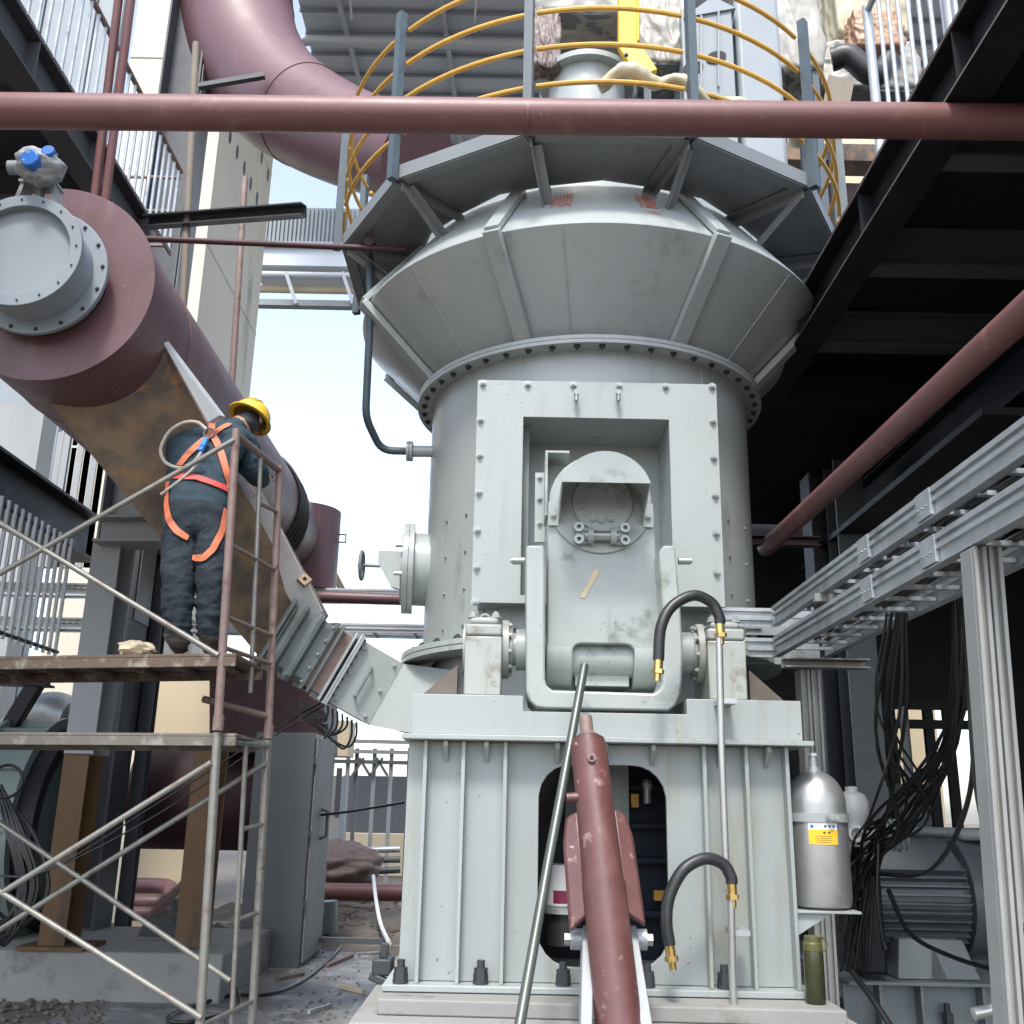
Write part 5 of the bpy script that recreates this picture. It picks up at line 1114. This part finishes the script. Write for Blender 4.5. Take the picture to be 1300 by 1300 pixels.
MB().box(x1+.05, x2+.45, ym-.1, ym+.9, mz+.35, mz+.42).thing('pale_sheet', 'pale', 'pale plastic sheet draped on the far end of the motor', 'plastic sheet', bevel=.03)
# oil pot and gauges beside the gas cylinder
oc = P(1084, 1046, Y=5.9)
ot = thing('white_lubricator', 'small white plastic lubricator pot right of the silver gas cylinder', 'lubricator', oc)
MB().lathe(oc, [(0, -.12), (.05, -.12), (.055, -.02), (.085, .02), (.09, .12), (.07, .16), (.035, .175), (.035, .20), (0, .205)], n=28).part('pot_body', 'white', ot)
MB().ring(oc+V((-.02, -.10, -.05)), oc+V((-.02, -.06, -.05)), .045, .03, 24).part('pot_gauge', 'white', ot)
gcn = thing('coupling_unit', 'dark coupling with coiled steel spring between gas cylinder and motor', 'coupling', P(1105, 1085, Y=6.2))
cpu = P(1105, 1060, Y=6.2); MB().cyl(cpu, cpu+V((.14, 0, -.01)), .06, n=24).part('coupling_body', 'motor', gcn); MB().cyl(cpu+V((-.02, -.03, 0)), cpu+V((-.02, -.06, 0)), .04, n=20).part('bright_hub', 'galv', gcn)
MB().tube([cpu+V((.03+.0028*i, .085*math.cos(i*.5), .085*math.sin(i*.5))) for i in range(60)], .008, 6).part('coil_spring', 'fan', gcn)
MB().box(P(1075, 1120, Y=6.6).x, P(1105, 1120, Y=6.6).x, 6.4, 6.9, .5, 1.15).part('pump_block', 'dark', gcn, bevel=.02)
# hanging cables on the right
random.seed(21)
for k in range(26):
    xs = 1222+random.uniform(-14, 8); ys = 728+random.uniform(-8, 8); Yd = 4.3+random.uniform(-.3, .5)
    if k % 4 == 0: xs = random.uniform(1125, 1160); ys = 778
    a = P(xs, ys, Y=Yd+.3)
    m1 = P(xs-6+random.uniform(-16, 8), 920+random.uniform(-20, 25), Y=Yd+.6)
    m2 = P(1150+random.uniform(-45, 40), 1030+random.uniform(-25, 25), Y=Yd+1.1)
    m3 = P(1090+random.uniform(-12, 28), 1085+random.uniform(-22, 40), Y=5.9)
    e_ = P(1075+random.uniform(-10, 30), 1180+random.uniform(-30, 60), Y=6.0)
    MB().tube(smooth_path([a, m1, m2, m3, e_], 8), random.choice([.006, .0075, .0095]), 6).thing('drooping_cable', 'cable', 'black cable in the bundle drooping from the right cable ladders to the motor', 'cable', 'cables drooping to the motor')
for k, pts in enumerate(([(1228, 720, 3.7), (1232, 900, 3.6), (1245, 1030, 3.6), (1282, 1140, 3.5), (1330, 1230, 3.4)], [(1232, 720, 3.9), (1236, 880, 4.0), (1228, 1020, 4.4), (1180, 1105, 5.2), (1110, 1110, 5.9)])):
    MB().tube(smooth_path([P(x, y, Y=Y_) for x, y, Y_ in pts], 8), .011, 8).thing('loose_cable', 'cable', ('black cable sagging in front of the tall strut channel post', 'black cable curving from the strut post over the motor')[k], 'cable')
MB().tube(smooth_path([P(1128, 1130, Y=5.8), P(1155, 1185, Y=5.9), P(1210, 1215, Y=6.0), P(1275, 1235, Y=6.2)], 8), .013, 8).thing('loose_cable', 'cable', 'black cable crossing in front of the lower motor fins', 'cable')
MB().tube(smooth_path([P(1082, 1235, Y=5.0), P(1105, 1265, Y=4.7), P(1135, 1310, Y=4.4)], 8), .014, 8).thing('loose_cable', 'cable', 'black cable running down over the plinth corner beside the bottle', 'cable')
MB().tube(smooth_path([P(1115, 1070, Y=5.6), P(1114, 1140, Y=5.6), P(1121, 1195, Y=5.6)], 8), .009, 8).cyl(P(1121, 1195, Y=5.6), P(1124, 1206, Y=5.6), .016, n=10).thing('loose_cable', 'cable', 'short black cable hanging with a free end in front of the motor', 'cable')
# upper right clutter
lump_thing('wrapped_bundle', P(1092, 12, Y=8.8), (.40, .35, .62), 'plasticy', 'tall yellowish wrapped bundle at the upper right behind the pale railing', 'wrapped bundle', .22, 51, 2.4)
c = P(1092, 12, Y=8.8); zd = zb+HB+.016
stand(P(1088, 112, Y=8.7), .42, .3, P(1088, 112, Y=8.7).z-.26, zd, 'four legged stand under the broad pale bundle on the right platform')
lump_thing('brown_bag', P(1108, 52, Y=8.3), (.25, .2, .22), 'brownbag', 'orange brown plastic bag hanging on the upper right bundle', 'bag', .28, 53, 3)
lump_thing('wrapped_bundle', P(1088, 112, Y=8.7), (.52, .4, .30), 'plastic', 'broad pale wrapped bundle below the brown bag at the upper right', 'wrapped bundle', .2, 57, 2.6)
MB().tube(smooth_path([P(1056, 76, Y=8.0), P(1078, 72, Y=7.95), P(1110, 96, Y=7.95), P(1130, 78, Y=8.0)], 6), .11, 16).thing('black_clamp', 'rubber', 'black clamp band between the brown bag and the pale bundle', 'clamp')
MB().box(P(960, 190, Y=10).x, P(1140, 190, Y=10).x, 10, 10.3, P(1050, 203, Y=10).z, P(1050, 182, Y=10).z).thing('brown_beam', 'rust', 'brown steel beam below the overhead pipe right of the mill platform', 'steel beam')
MB().box(P(1010, 240, Y=11).x, P(1150, 240, Y=11).x, 11, 11.2, P(1050, 250, Y=11).z, P(1050, 165, Y=11).z).thing('cream_panel', 'cream', 'cream wall panel behind the right end of the mill platform', 'wall panel')
MB().box(P(1020, 260, Y=9).x, P(1120, 260, Y=9).x, 9, 9.3, P(1060, 330, Y=9).z, P(1060, 232, Y=9).z).thing('dark_girder', 'reddark', 'dark girder between mill platform and right platform', 'steel beam')
q = P(1060, 120, Y=6.6); MB().bar(P(1058, 150, Y=6.6), P(1068, 100, Y=6.6), .2, .03, up=(0, -1, 0)).thing('rusty_plate', 'tan', 'small tan plate standing above the overhead pipe at right', 'plate')

# ================================================================ BACKGROUND
tw_ = thing('concrete_tower', 'tall pale concrete tower with dark discs for tie holes behind the left steelwork', 'tower', P(290, 600, Y=14))
XW = P(258, 340, Y=13).x; YW1 = P(333, 340, X=XW).y
MB().box(XW-1.5, XW, 13, YW1, -.02, 26).part('tower_body', 'conctower', tw_)
for x, y in ((292, 173), (301, 193), (310, 213), (318, 233), (326, 252), (323, 178), (332, 200), (340, 222)):
    c = P(x, y, X=XW)
    if c.y < YW1-.1: MB().prism([c+V((.002, .06*math.cos(t), .13*math.sin(t))) for t in [2*PI*i/14 for i in range(14)]], (.006, 0, 0)).part('tie_hole_disc', 'steeldark', tw_)  # dark discs stand in for the shade inside the holes
for z in (6, 9.2, 12.4, 15.6): MB().box(XW-1.5, XW+.008, 12.985, YW1-.01, z, z+.03).part('pour_joint', 'conctower', tw_)
xr_ = XW
MB().box(-16, xr_-3.2, 15.5, 16, -.02, P(100, 515, Y=15.5).z).thing('pale_building', 'pale', 'pale grey clad building far behind the left steelwork', 'building')
cl_ = thing('clad_panel', 'white corrugated panel between the dark girder and the rusty chute', 'cladding', P(100, 640, Y=13))
xa_, xb_ = P(66, 600, Y=13).x, P(132, 600, Y=13).x
for k in range(7): w_ = (xb_-xa_)/7; MB().box(xa_+w_*k, xa_+w_*(k+.86), 13-.02*(k % 2), 13.1, P(66, 720, Y=13).z, P(66, 548, Y=13).z).part('panel', 'pale', cl_)
MB().box(P(186, 935, Y=12.5).x, P(270, 935, Y=12.5).x, 12.5, 12.8, .0, P(220, 836, Y=12.5).z).thing('cream_wall', 'cream', 'cream wall seen between the columns behind the red duct', 'wall')
# conveyor gallery
Yg = 21
gx0, gx1 = P(326, 300, Y=Yg).x, P(690, 300, Y=Yg).x
gz = [P(390, y, Y=Yg).z for y in (266, 310, 318, 340, 346, 388)]
ga = thing('conveyor_gallery', 'corrugated metal conveyor gallery bridging from the tower to behind the mill', 'gallery', ((gx0+gx1)/2, Yg, gz[5]))
n_ = 70; b = MB()
for k in range(n_):
    w_ = (gx1-gx0)/n_; b.box(gx0+w_*k, gx0+w_*(k+.55), Yg-.06, Yg, gz[1], gz[0])
b.part('corrugated_wall', 'clad', ga, kind='stuff'); MB().box(gx0, gx1, Yg+.002, Yg+1.5, gz[1], gz[0]+.05).part('gallery_core', 'clad', ga)
MB().box(gx0, gx1, Yg-.1, Yg+.9, gz[3], gz[1]-.02).part('floor_girder', 'roof', ga)
MB().box(gx0, gx1, Yg-.2, Yg-.101, gz[2], gz[1]-.05).part('girder_flange', 'rooflite', ga)
for k, y in enumerate((350, 360, 370)):
    z = P(390, y, Y=Yg).z; MB().cyl((gx0, Yg+.3*k, z), (gx1-.6, Yg+.3*k, z), .09, n=14).part('gallery_pipe', ('rooflite', 'cream', 'rooflite')[k], ga)
MB().box(gx0, gx1, Yg-.1, Yg+.1, gz[5]-.05, gz[5]+.10).part('lower_chord', 'clad', ga)
for x in (368, 440): MB().bar(P(x-5, 346, Y=Yg-.15), P(x+8, 386, Y=Yg-.15), .08, .08).part('bracing', 'rooflite', ga)
# canopy roof
zr0 = 14.4
cr = thing('canopy_roof', 'large blue grey sheet roof on purlins high behind the mill', 'roof', (3, 15, zr0))
xl = P(372, 60, Y=14).x; xr2 = 11
MB().box(xl, xr2, 11.5, 18.2, zr0+.12, zr0+.16).part('roof_sheet', 'roof', cr)
y = 11.6
while y < 18.2: MB().bar((xl, y, zr0+.06), (xr2, y, zr0+.09), .05, .05).part('purlin', 'roofdark', cr); y += .52
x = xl+.6
while x < xr2: MB().bar((x, 11.5, zr0+.02), (x+.3, 18.2, zr0+.02), .08, .08).part('rafter', 'rooflite', cr); x += 1.75
MB().cyl((xl, 14.6, zr0-.22), (xr2, 14.6, zr0-.22), .09, n=12).part('tie_pipe', 'rooflite', cr)
for k in range(5): MB().cyl((xl+.9+2.1*k, 14.2, zr0-.12), (xl+.9+2.1*k+.06, 13.6, zr0-.12), .02, n=8).part('hanger_rod', 'white', cr)
MB().box(P(640, 60, Y=18.5).x, xr2, 18.5, 18.7, 6, zr0+2).thing('blue_grey_facade', 'roof', 'blue grey clad facade closing the view high behind the mill top', 'facade')
# far yard seen between cabinet and pedestal
MB().box(P(432, 1050, Y=28).x, P(620, 1050, Y=28).x, 28, 28.3, -.02, P(470, 985, Y=28).z).thing('grey_yard_wall', 'steelgrey', 'plain grey wall at the far end of the yard', 'wall')
sf = thing('steel_frame_shed', 'open shed frame of pale posts and beams in the far yard', 'shed frame', P(460, 1060, Y=20))
for x in (416, 436, 447, 470, 492, 515):
    p = P(x, 1064, Y=20); MB().bar((p.x, 20, 0), (p.x, 20, P(x, 950, Y=20).z), .07, .07, up=(0, 1, 0)).part('shed_post', ('steelgrey' if x % 2 else 'pale'), sf)
for y, m in ((950, 'pale'), (963, 'steelgrey'), (937, 'pale')):
    yy = 19.92; MB().bar(P(408, y+3, Y=yy), P(540, y+6, Y=yy), .06, .07).part('shed_beam', m, sf)
for xa, xb in ((447, 462), (470, 456), (470, 486), (492, 478)): MB().bar(P(xa, 985, Y=19.9), P(xb, 962, Y=19.9), .05, .05).part('knee_brace', 'steelgrey', sf)
yf = thing('yellow_machine', 'pale yellow machine frame with dark plates as window openings beyond the cabinet', 'machine', P(425, 1060, Y=18))
p0_, p1_ = P(408, 1062, Y=18), P(437, 930, Y=18); MB().box(p0_.x, p1_.x, 18, 18.6, .0, P(425, 985, Y=18).z).part('machine_body', 'pale', yf); MB().box(p0_.x, p1_.x+.1, 17.9, 18.6, P(425, 960, Y=18).z, P(425, 915, Y=18).z).part('yellow_beam', 'cream', yf)
for x in (414, 426): MB().box(P(x, 1000, Y=17.97).x, P(x+7, 1000, Y=17.97).x, 17.97, 17.995, P(x, 1035, Y=18).z, P(x, 975, Y=18).z).part('opening_plate', 'steeldark', yf)  # dark plates on the surface stand in for shaded openings
MB().box(P(395, 1060, Y=22).x, P(540, 1060, Y=22).x, 22, 22.6, 0, P(450, 1058, Y=22).z).thing('yellow_heap', 'cream', 'low pale yellow heap along the foot of the grey yard wall', 'heap')

# ================================================================ LITTER ON THE GROUND
random.seed(33)
b = MB()
for k in range(260):
    p = P(random.uniform(255, 505), random.uniform(1195, 1300), Z=.0); s_ = random.uniform(.004, .016)
    b.sphere(p+V((0, 0, s_*.25)), s_, 6, 4, (1, random.uniform(.6, 1.4), .7))
b.thing('grit', 'mud', '', '', kind='stuff', ang=10)
for k, (x, y, x2, y2, m, lab) in enumerate(((352, 1243, 384, 1236, 'wood', 'short timber offcut lying in front of the grey cabinet'), (415, 1226, 447, 1213, 'rustpipe', 'short rusty rod lying on the wet concrete beside the cabinet'), (432, 1252, 462, 1259, 'cream', 'pale scrap of board lying beside the plinth corner'), (392, 1285, 420, 1276, 'galv', 'small bright steel strip lying on the concrete near the plinth'))):
    MB().bar(P(x, y, Z=.016), P(x2, y2, Z=.016), .05-.008*k, .03).thing('offcut', m, lab, 'offcut', bevel=.003)
# ================================================================ SCAFFOLD
fa = [P(300, 545, Y=5.42), P(276, 930, Y=5.42), P(252, 1330, Y=5.42)]
ra = [P(355, 592, Y=6.1), P(340, 940, Y=6.1), P(319, 1310, Y=6.1)]
def ext(p, q, z): return p+(q-p)*((z-p.z)/(q.z-p.z))
fa[2] = ext(fa[1], fa[2], .0); ra[2] = ext(ra[1], ra[2], .0)
def frame(f0, f1, r0, r1, m, label, mids, ztopbar=True):
    t = thing('scaffold_trestle', label, 'scaffold', f1, 'scaffold trestles')
    MB().cyl(f0, f1, .0235, n=16).part('front_tube', m, t); MB().cyl(r0, r1, .0235, n=16).part('rear_tube', m, t)
    MB().cyl(f0-V((0, 0, .03)), r0-V((0, 0, .03)), .021, n=14).part('top_tube', m, t)
    lerp = lambda a, b, k: a+(b-a)*k
    i0 = lerp(f0, r0, .55)-V((0, 0, .03)); i1 = lerp(lerp(f0, f1, .86), lerp(r0, r1, .86), .58)
    MB().cyl(i0, i1, .014, n=12).part('inner_tube', 'galvworn', t)
    for k, full in mids:
        a = lerp(f0, f1, k) if full else lerp(i0, i1, k/.86); b = lerp(r0, r1, k)
        MB().cyl(a, b, .013, n=10).part('rung', m, t)
    for p in (f1, r1): MB().cyl(p-V((0, 0, .0)), p+V((0, 0, .08)), .029, n=16).part('coupler', m, t)
    return t
frame(fa[0], fa[1]+V((0, 0, .01)), ra[0], ra[1]+V((0, 0, .01)), 'rustpipe', 'upper rusty scaffold frame beside the worker', [(.18, False), (.40, True), (.64, True), (.74, True)])
frame(fa[1], fa[2], ra[1], ra[2], 'galvworn', 'lower galvanised scaffold frame at left foreground', [(.27, False), (.54, False), (.80, True)])
def brace(p, q, label, m='galvworn', Ya=5.4, Yb=5.4):
    MB().cyl(P(p[0], p[1], Y=Ya), P(q[0], q[1], Y=Yb), .0155, n=12).thing('cross_brace', m, label, 'cross brace', 'scaffold cross braces')
def beyond(p, q, x): k = (x-p[0])/(q[0]-p[0]); return (x, p[1]+(q[1]-p[1])*k)
A_, B_ = (298, 558), (0, 728); brace(A_, beyond(A_, B_, -220), 'upper scaffold brace rising right to the worker')
A_, B_ = (277, 832), (0, 664); brace(A_, beyond(A_, B_, -220), 'upper scaffold brace falling right below the feet of the worker')
A_, B_ = (268, 968), (0, 1135); brace(A_, beyond(A_, B_, -260), 'lower front scaffold brace rising right to the front post')
A_, B_ = (255, 1292), (0, 1132); brace(A_, beyond(A_, B_, -260), 'lower front scaffold brace falling right to the foot of the front post')
A_, B_ = (338, 968), (0, 1180); brace(A_, beyond(A_, B_, -260), 'rear scaffold brace rising right to the rear post', Ya=6.05, Yb=6.05)
A_, B_ = (292, 1245), (0, 1045); brace(A_, beyond(A_, B_, -260), 'rear scaffold brace falling right to the rear post foot', Ya=6.05, Yb=6.05)
def board(px_a, px_b, th, yd0, yd1, m, label):
    p, q = P(px_a[0], px_a[1], Y=yd0), P(px_b[0], px_b[1], Y=yd0); d = yd1-yd0
    t = thing('scaffold_board', label, 'scaffold board', (p+q)/2, 'scaffold boards')
    o = V((0, d, 0)); z = V((0, 0, th))
    MB().hexa([p-z*.25, q-z*.25, q+o-z*.25, p+o-z*.25, p, q, q+o, p+o]).part('deck_sheet', m, t, bevel=.003)
    for yy in (0, d-.025): MB().hexa([p-z+V((0, yy, 0)), q-z+V((0, yy, 0)), q-z+V((0, yy+.025, 0)), p-z+V((0, yy+.025, 0)), p-z*.26+V((0, yy, 0)), q-z*.26+V((0, yy, 0)), q-z*.26+V((0, yy+.025, 0)), p-z*.26+V((0, yy+.025, 0))]).part('side_beam', m, t, bevel=.003)
    for k in range(9):
        c = p+(q-p)*(k+.5)/9-z*.6; MB().bar(c+V((0, .026, 0)), c+V((0, d-.026, 0)), .03, .025).part('cross_rib', m, t)
    return t
bd = board((-230, 836), (300, 829), .07, 5.40, 6.02, 'plankrust', 'rusty scaffold board the worker stands on')
board((-230, 928), (300, 931), .065, 5.46, 6.0, 'wood', 'grey weathered scaffold board below the standing board')
zboard = P(250, 830, Y=5.5).z
q = P(175, 822, Y=5.55); q.z = zboard+.03
lump(q, (.10, .06, .04), .4, 61, sc=2.4, nu=18, nv=12).thing('paper_scrap', 'cream', 'crumpled cream scrap lying on the standing board', 'scrap')
MB().tube([ra[1]+V((-.02, -.02, .14)), ra[1]+V((-.3, -.35, .2))], .02, 10).thing('loose_tube', 'rustpipe', 'short rusty tube tucked across the scaffold end under the worker', 'tube')
# ================================================================ WORKER
def build_worker():
    S = 5.78
    J = {}
    def j(n, x, y, Y, r, r2=None): J[n] = (P(x, y, Y=Y), r, r2 or r)
    j('pelvis', 250, 652, 5.66, .172, .13)
    j('waist', 252, 617, 5.74, .168, .12)
    j('chest', 259, 577, 5.86, .215, .14)
    j('upper', 274, 555, 5.98, .185, .12)
    j('neck', 297, 545, 6.10, .072)
    j('head0', 309, 540, 6.14, .08); j('head', 319, 532, 6.18, .095)
    j('shL', 230, 556, 5.96, .115); j('elL', 214, 584, 6.04, .088); j('wrL', 232, 606, 6.36, .042); j('haL', 240, 606, 6.44, .040)
    j('shR', 306, 557, 6.02, .115); j('elR', 324, 602, 6.10, .088); j('wrR', 334, 612, 6.40, .042); j('haR', 338, 608, 6.48, .040)
    j('hipL', 230, 672, 5.64, .125); j('knL', 227, 735, 5.58, .100); j('anL', 226, 795, 5.56, .076); j('toL', 230, 815, 5.72, .045)
    j('hipR', 270, 672, 5.66, .125); j('knR', 269, 735, 5.60, .100); j('anR', 268, 793, 5.62, .076); j('toR', 272, 812, 5.78, .045)
    for k in ('toL', 'toR'): J[k][0].z = zboard+.05
    for k in ('anL', 'anR'): J[k][0].z = zboard+.12
    E = [('pelvis', 'waist'), ('waist', 'chest'), ('chest', 'upper'), ('upper', 'neck'), ('neck', 'head0'), ('head0', 'head'),
         ('chest', 'shL'), ('shL', 'elL'), ('elL', 'wrL'), ('wrL', 'haL'), ('chest', 'shR'), ('shR', 'elR'), ('elR', 'wrR'), ('wrR', 'haR'),
         ('pelvis', 'hipL'), ('hipL', 'knL'), ('knL', 'anL'), ('anL', 'toL'), ('pelvis', 'hipR'), ('hipR', 'knR'), ('knR', 'anR'), ('anR', 'toR')]
    # fingers, slightly curled forward and down
    for s in ('L', 'R'):
        h = J['ha'+s][0]; fwd = (h-J['wr'+s][0]).normalized(); sd_ = fwd.cross(V((0, 0, 1))).normalized()
        for k, (o, ln) in enumerate(((-.030, .062), (-.010, .075), (.010, .070), (.029, .055))):
            a = h+fwd*.045+sd_*o; b = a+fwd*ln*.55+V((0, 0, -.008)); c = b+fwd*ln*.3+V((0, 0, -.03))
            for nm, p, r in (('a', a, .010), ('b', b, .0095), ('c', c, .008)): J[f'f{s}{k}{nm}'] = (p, r, r)
            E += [('ha'+s, f'f{s}{k}a'), (f'f{s}{k}a', f'f{s}{k}b'), (f'f{s}{k}b', f'f{s}{k}c')]
        ts = 1 if s == 'L' else -1
        a = h+sd_*(.045*ts)-fwd*.01; b = a+fwd*.04+sd_*(.012*ts)
        J[f't{s}a'] = (a, .012, .012); J[f't{s}b'] = (b, .0095, .0095); E += [('ha'+s, f't{s}a'), (f't{s}a', f't{s}b')]
    names = list(J); idx = {n: i for i, n in enumerate(names)}
    me = bpy.data.meshes.new('tmp'); me.from_pydata([J[n][0] for n in names], [(idx[a], idx[b]) for a, b in E], [])
    ob = bpy.data.objects.new('tmp', me); col.objects.link(ob)
    sk = ob.modifiers.new('s', 'SKIN'); sk.use_smooth_shade = True
    ss = ob.modifiers.new('d', 'SUBSURF'); ss.levels = 4; ss.render_levels = 4
    for i, n in enumerate(names):
        v = me.skin_vertices[0].data[i]; v.radius = (J[n][1], J[n][2]); v.use_root = (n == 'pelvis')
    dg = bpy.context.evaluated_depsgraph_get(); ev = ob.evaluated_get(dg); bm_ = bpy.data.meshes.new_from_object(ev)
    bpy.data.objects.remove(ob)
    root = V((J['pelvis'][0].x, J['pelvis'][0].y, zboard))
    # cloth folds
    from mathutils import noise as nz
    bm_.calc_loop_triangles()
    nrm = [v.normal.copy() for v in bm_.vertices]
    for v, n in zip(bm_.vertices, nrm):
        p = v.co
        if (p-J['head'][0]).length > .2 and min((p-J['ha'+s][0]).length for s in 'LR') > .16:
            lo = max(0, min(1, (zboard+.55-p.z)/.35)); v.co = p+n*((.011*nz.noise(V((p.x*8, p.y*8, p.z*13+p.x*6)))+.010*(.5-abs(nz.noise(V((p.x*5+p.z*4, p.y*5, p.z*9-p.x*7)))))+.004*nz.noise(V((p.x*14, p.y*14, p.z*34-p.x*12))))*(1+.2*lo)+lo*.012*nz.noise(V((p.x*6, p.y*6, p.z*48)))+.004*nz.noise(V((p.x*30, p.y*30, p.z*60))))
    bm_.materials.clear()
    for m in ('cloth', 'trouser', 'skin', 'shoe'): bm_.materials.append(M[m])
    zw = P(250, 643, Y=5.7).z
    for f in bm_.polygons:
        c = f.center; f.use_smooth = True
        near = min((c-J['ha'+s][0]).length for s in 'LR'); nw = min((c-J['wr'+s][0]).length for s in 'LR')
        if (c-J['head'][0]).length < .135: k = 2
        elif near < .135 and near < nw+.02: k = 2
        elif c.z < zboard+.11: k = 3
        elif c.z < zw: k = 1
        else: k = 0
        f.material_index = k
    bvh = BVHTree.FromPolygons([v.co for v in bm_.vertices], [list(p.vertices) for p in bm_.polygons])
    for v in bm_.vertices: v.co -= root
    pr = thing('person', 'worker in dark clothes, yellow helmet and orange harness leaning in on the scaffold', 'person', root)
    body = bpy.data.objects.new('body', bm_); col.objects.link(body); body.parent = pr
    # helmet
    hc = J['head'][0]+V((.0, -.012, .008)); tilt = Matrix.Rotation(R(-22), 3, 'X') @ Matrix.Rotation(R(18), 3, 'Y')
    b = MB(); prof = []
    for i in range(9): t = PI/2*i/8; prof.append((.128*math.cos(t), .118*math.sin(t)))
    b.lathe(V(), [(.118, -.014), (.150, -.022), (.152, -.014), (.132, -.008)]+prof, n=36)
    for k in (-1, 0, 1): b.tube([V((.03*k*math.cos(0), y_, 0))+V((0, 0, .122*math.sqrt(max(0, 1-(y_/.128)**2-(.03*k/.128)**2)))) for y_ in [(-.11+.022*i) for i in range(11)]], .007, 6)
    b.v = [hc+tilt @ p for p in b.v]
    b.part('hard_hat', 'helmet', pr)
    hh = J['head'][0]; lump(hh+V((-.015, -.03, -.035)), (.088, .082, .078), .06, 71).part('hair', 'ink', pr, ang=180)
    # face: eyes, nose, mouth, ears turned away from the viewer
    fw = V((.55, .83, -.1)).normalized(); rt = fw.cross(V((0, 0, 1))).normalized(); hh = J['head'][0]
    b = MB(); b.sphere(hh+fw*.100-V((0, 0, .03)), .017, 10, 8, (1, 1, 1.5))
    for s in (-1, 1): b.sphere(hh+rt*(.093*s)-V((0, 0, .02)), .024, 10, 8, (.5, .8, 1.3))
    b.part('nose_and_ears', 'skin', pr)
    b = MB()
    for s in (-1, 1): b.sphere(hh+fw*.088+rt*(.033*s)+V((0, 0, .0)), .011, 8, 6)
    b.part('eyes', 'ink', pr)
    MB().tube([hh+fw*.09+rt*x-V((0, 0, .065)) for x in (-.022, 0, .022)], .006, 6).part('mouth', 'redweb', pr)
    # harness straps laid on the body surface
    def surf(x, y, off=.006):
        d = (P(x, y, Y=6)-CAM).normalized(); h = bvh.ray_cast(CAM, d)
        if h[0] is None: return None, None
        return h[0]-d*off+h[1]*off, h[1]
    def strap(pts, w, m, nm='harness_strap'):
        dense = []
        for a, b_ in zip(pts[:-1], pts[1:]):
            for k in range(8): t = k/8; dense.append((a[0]+(b_[0]-a[0])*t, a[1]+(b_[1]-a[1])*t))
        dense.append(pts[-1]); q = []
        for x, y in dense:
            p, n = surf(x, y)
            if p is None and q: p, n = P(x, y, Y=q[-1][0].y), q[-1][1]
            if p is not None:
                if q and abs(p.y-q[-1][0].y) > .08: p = P(x, y, Y=q[-1][0].y)
                q.append((p, n))
        for _ in range(3):
            q = [q[0]]+[((q[i-1][0]+q[i][0]*2+q[i+1][0])/4, (q[i-1][1]+q[i][1]+q[i+1][1]).normalized()) for i in range(1, len(q)-1)]+[q[-1]]
        b = MB(); vs_, fs_ = [], []
        for i, (p, n) in enumerate(q):
            d = (q[min(i+1, len(q)-1)][0]-q[max(i-1, 0)][0]).normalized(); s = d.cross(n).normalized()
            vs_ += [p-s*w/2, p+s*w/2, p+s*w/2+n*.004, p-s*w/2+n*.004]
        for i in range(len(q)-1):
            for e in range(4): f = (e+1) % 4; fs_.append([4*i+e, 4*i+f, 4*i+4+f, 4*i+4+e])
        b.add(vs_, fs_); return b.part(nm, m, pr)
    strap([(270, 531), (269, 552), (254, 563), (238, 578), (228, 592)], .042, 'orange')
    strap([(270, 552), (280, 573), (287, 600), (290, 622)], .042, 'orange')
    strap([(272, 551), (282, 544), (292, 539)], .036, 'orange')
    strap([(220, 605), (247, 606), (270, 614), (290, 622)], .045, 'redweb')
    strap([(214, 612), (212, 640), (215, 660), (224, 674), (238, 684)], .038, 'orange')
    strap([(286, 648), (281, 675), (270, 698), (258, 709), (246, 708)], .038, 'orange')
    p, n = surf(259, 566, .02); q_, n2 = surf(256, 575, .03)
    MB().bar(surf(262, 560, .02)[0], surf(254, 577, .03)[0], .03, .03).part('energy_absorber', 'blueclip', pr, bevel=.006)
    MB().tube(arc3(surf(266, 553, .02)[0], (1, 0, 0), (0, 0, 1), .03, 0, 2*PI, 16), .006, 6, cap=False).part('back_ring', 'plat', pr)
    def ropept(x, y, off=.03):
        p, n = surf(x, y, off); return p if p is not None else P(x, y, Y=5.68)
    rp = [ropept(*k) for k in ((260, 536), (232, 539), (211, 552), (203, 571), (211, 588), (229, 594), (244, 588), (252, 576))]
    ym_ = [p.y for p in rp]
    rp = [P(x, y, Y=5.60) for x, y in ((262, 545), (250, 536), (232, 537), (214, 549), (204, 570), (210, 587), (229, 594), (244, 588), (256, 574))]
    MB().tube(smooth_path(rp, 6), .010, 8).part('lanyard_rope', 'rope', pr)
    rp = [ropept(*k) for k in ((252, 578), (248, 590), (232, 606), (204, 628))]
    rp = [P(x, y, Y=5.60) for x, y in ((254, 576), (249, 590), (233, 606), (204, 628))]
    MB().tube(smooth_path(rp, 6), .009, 8).part('lanyard_rope', 'rope', pr)
build_worker()
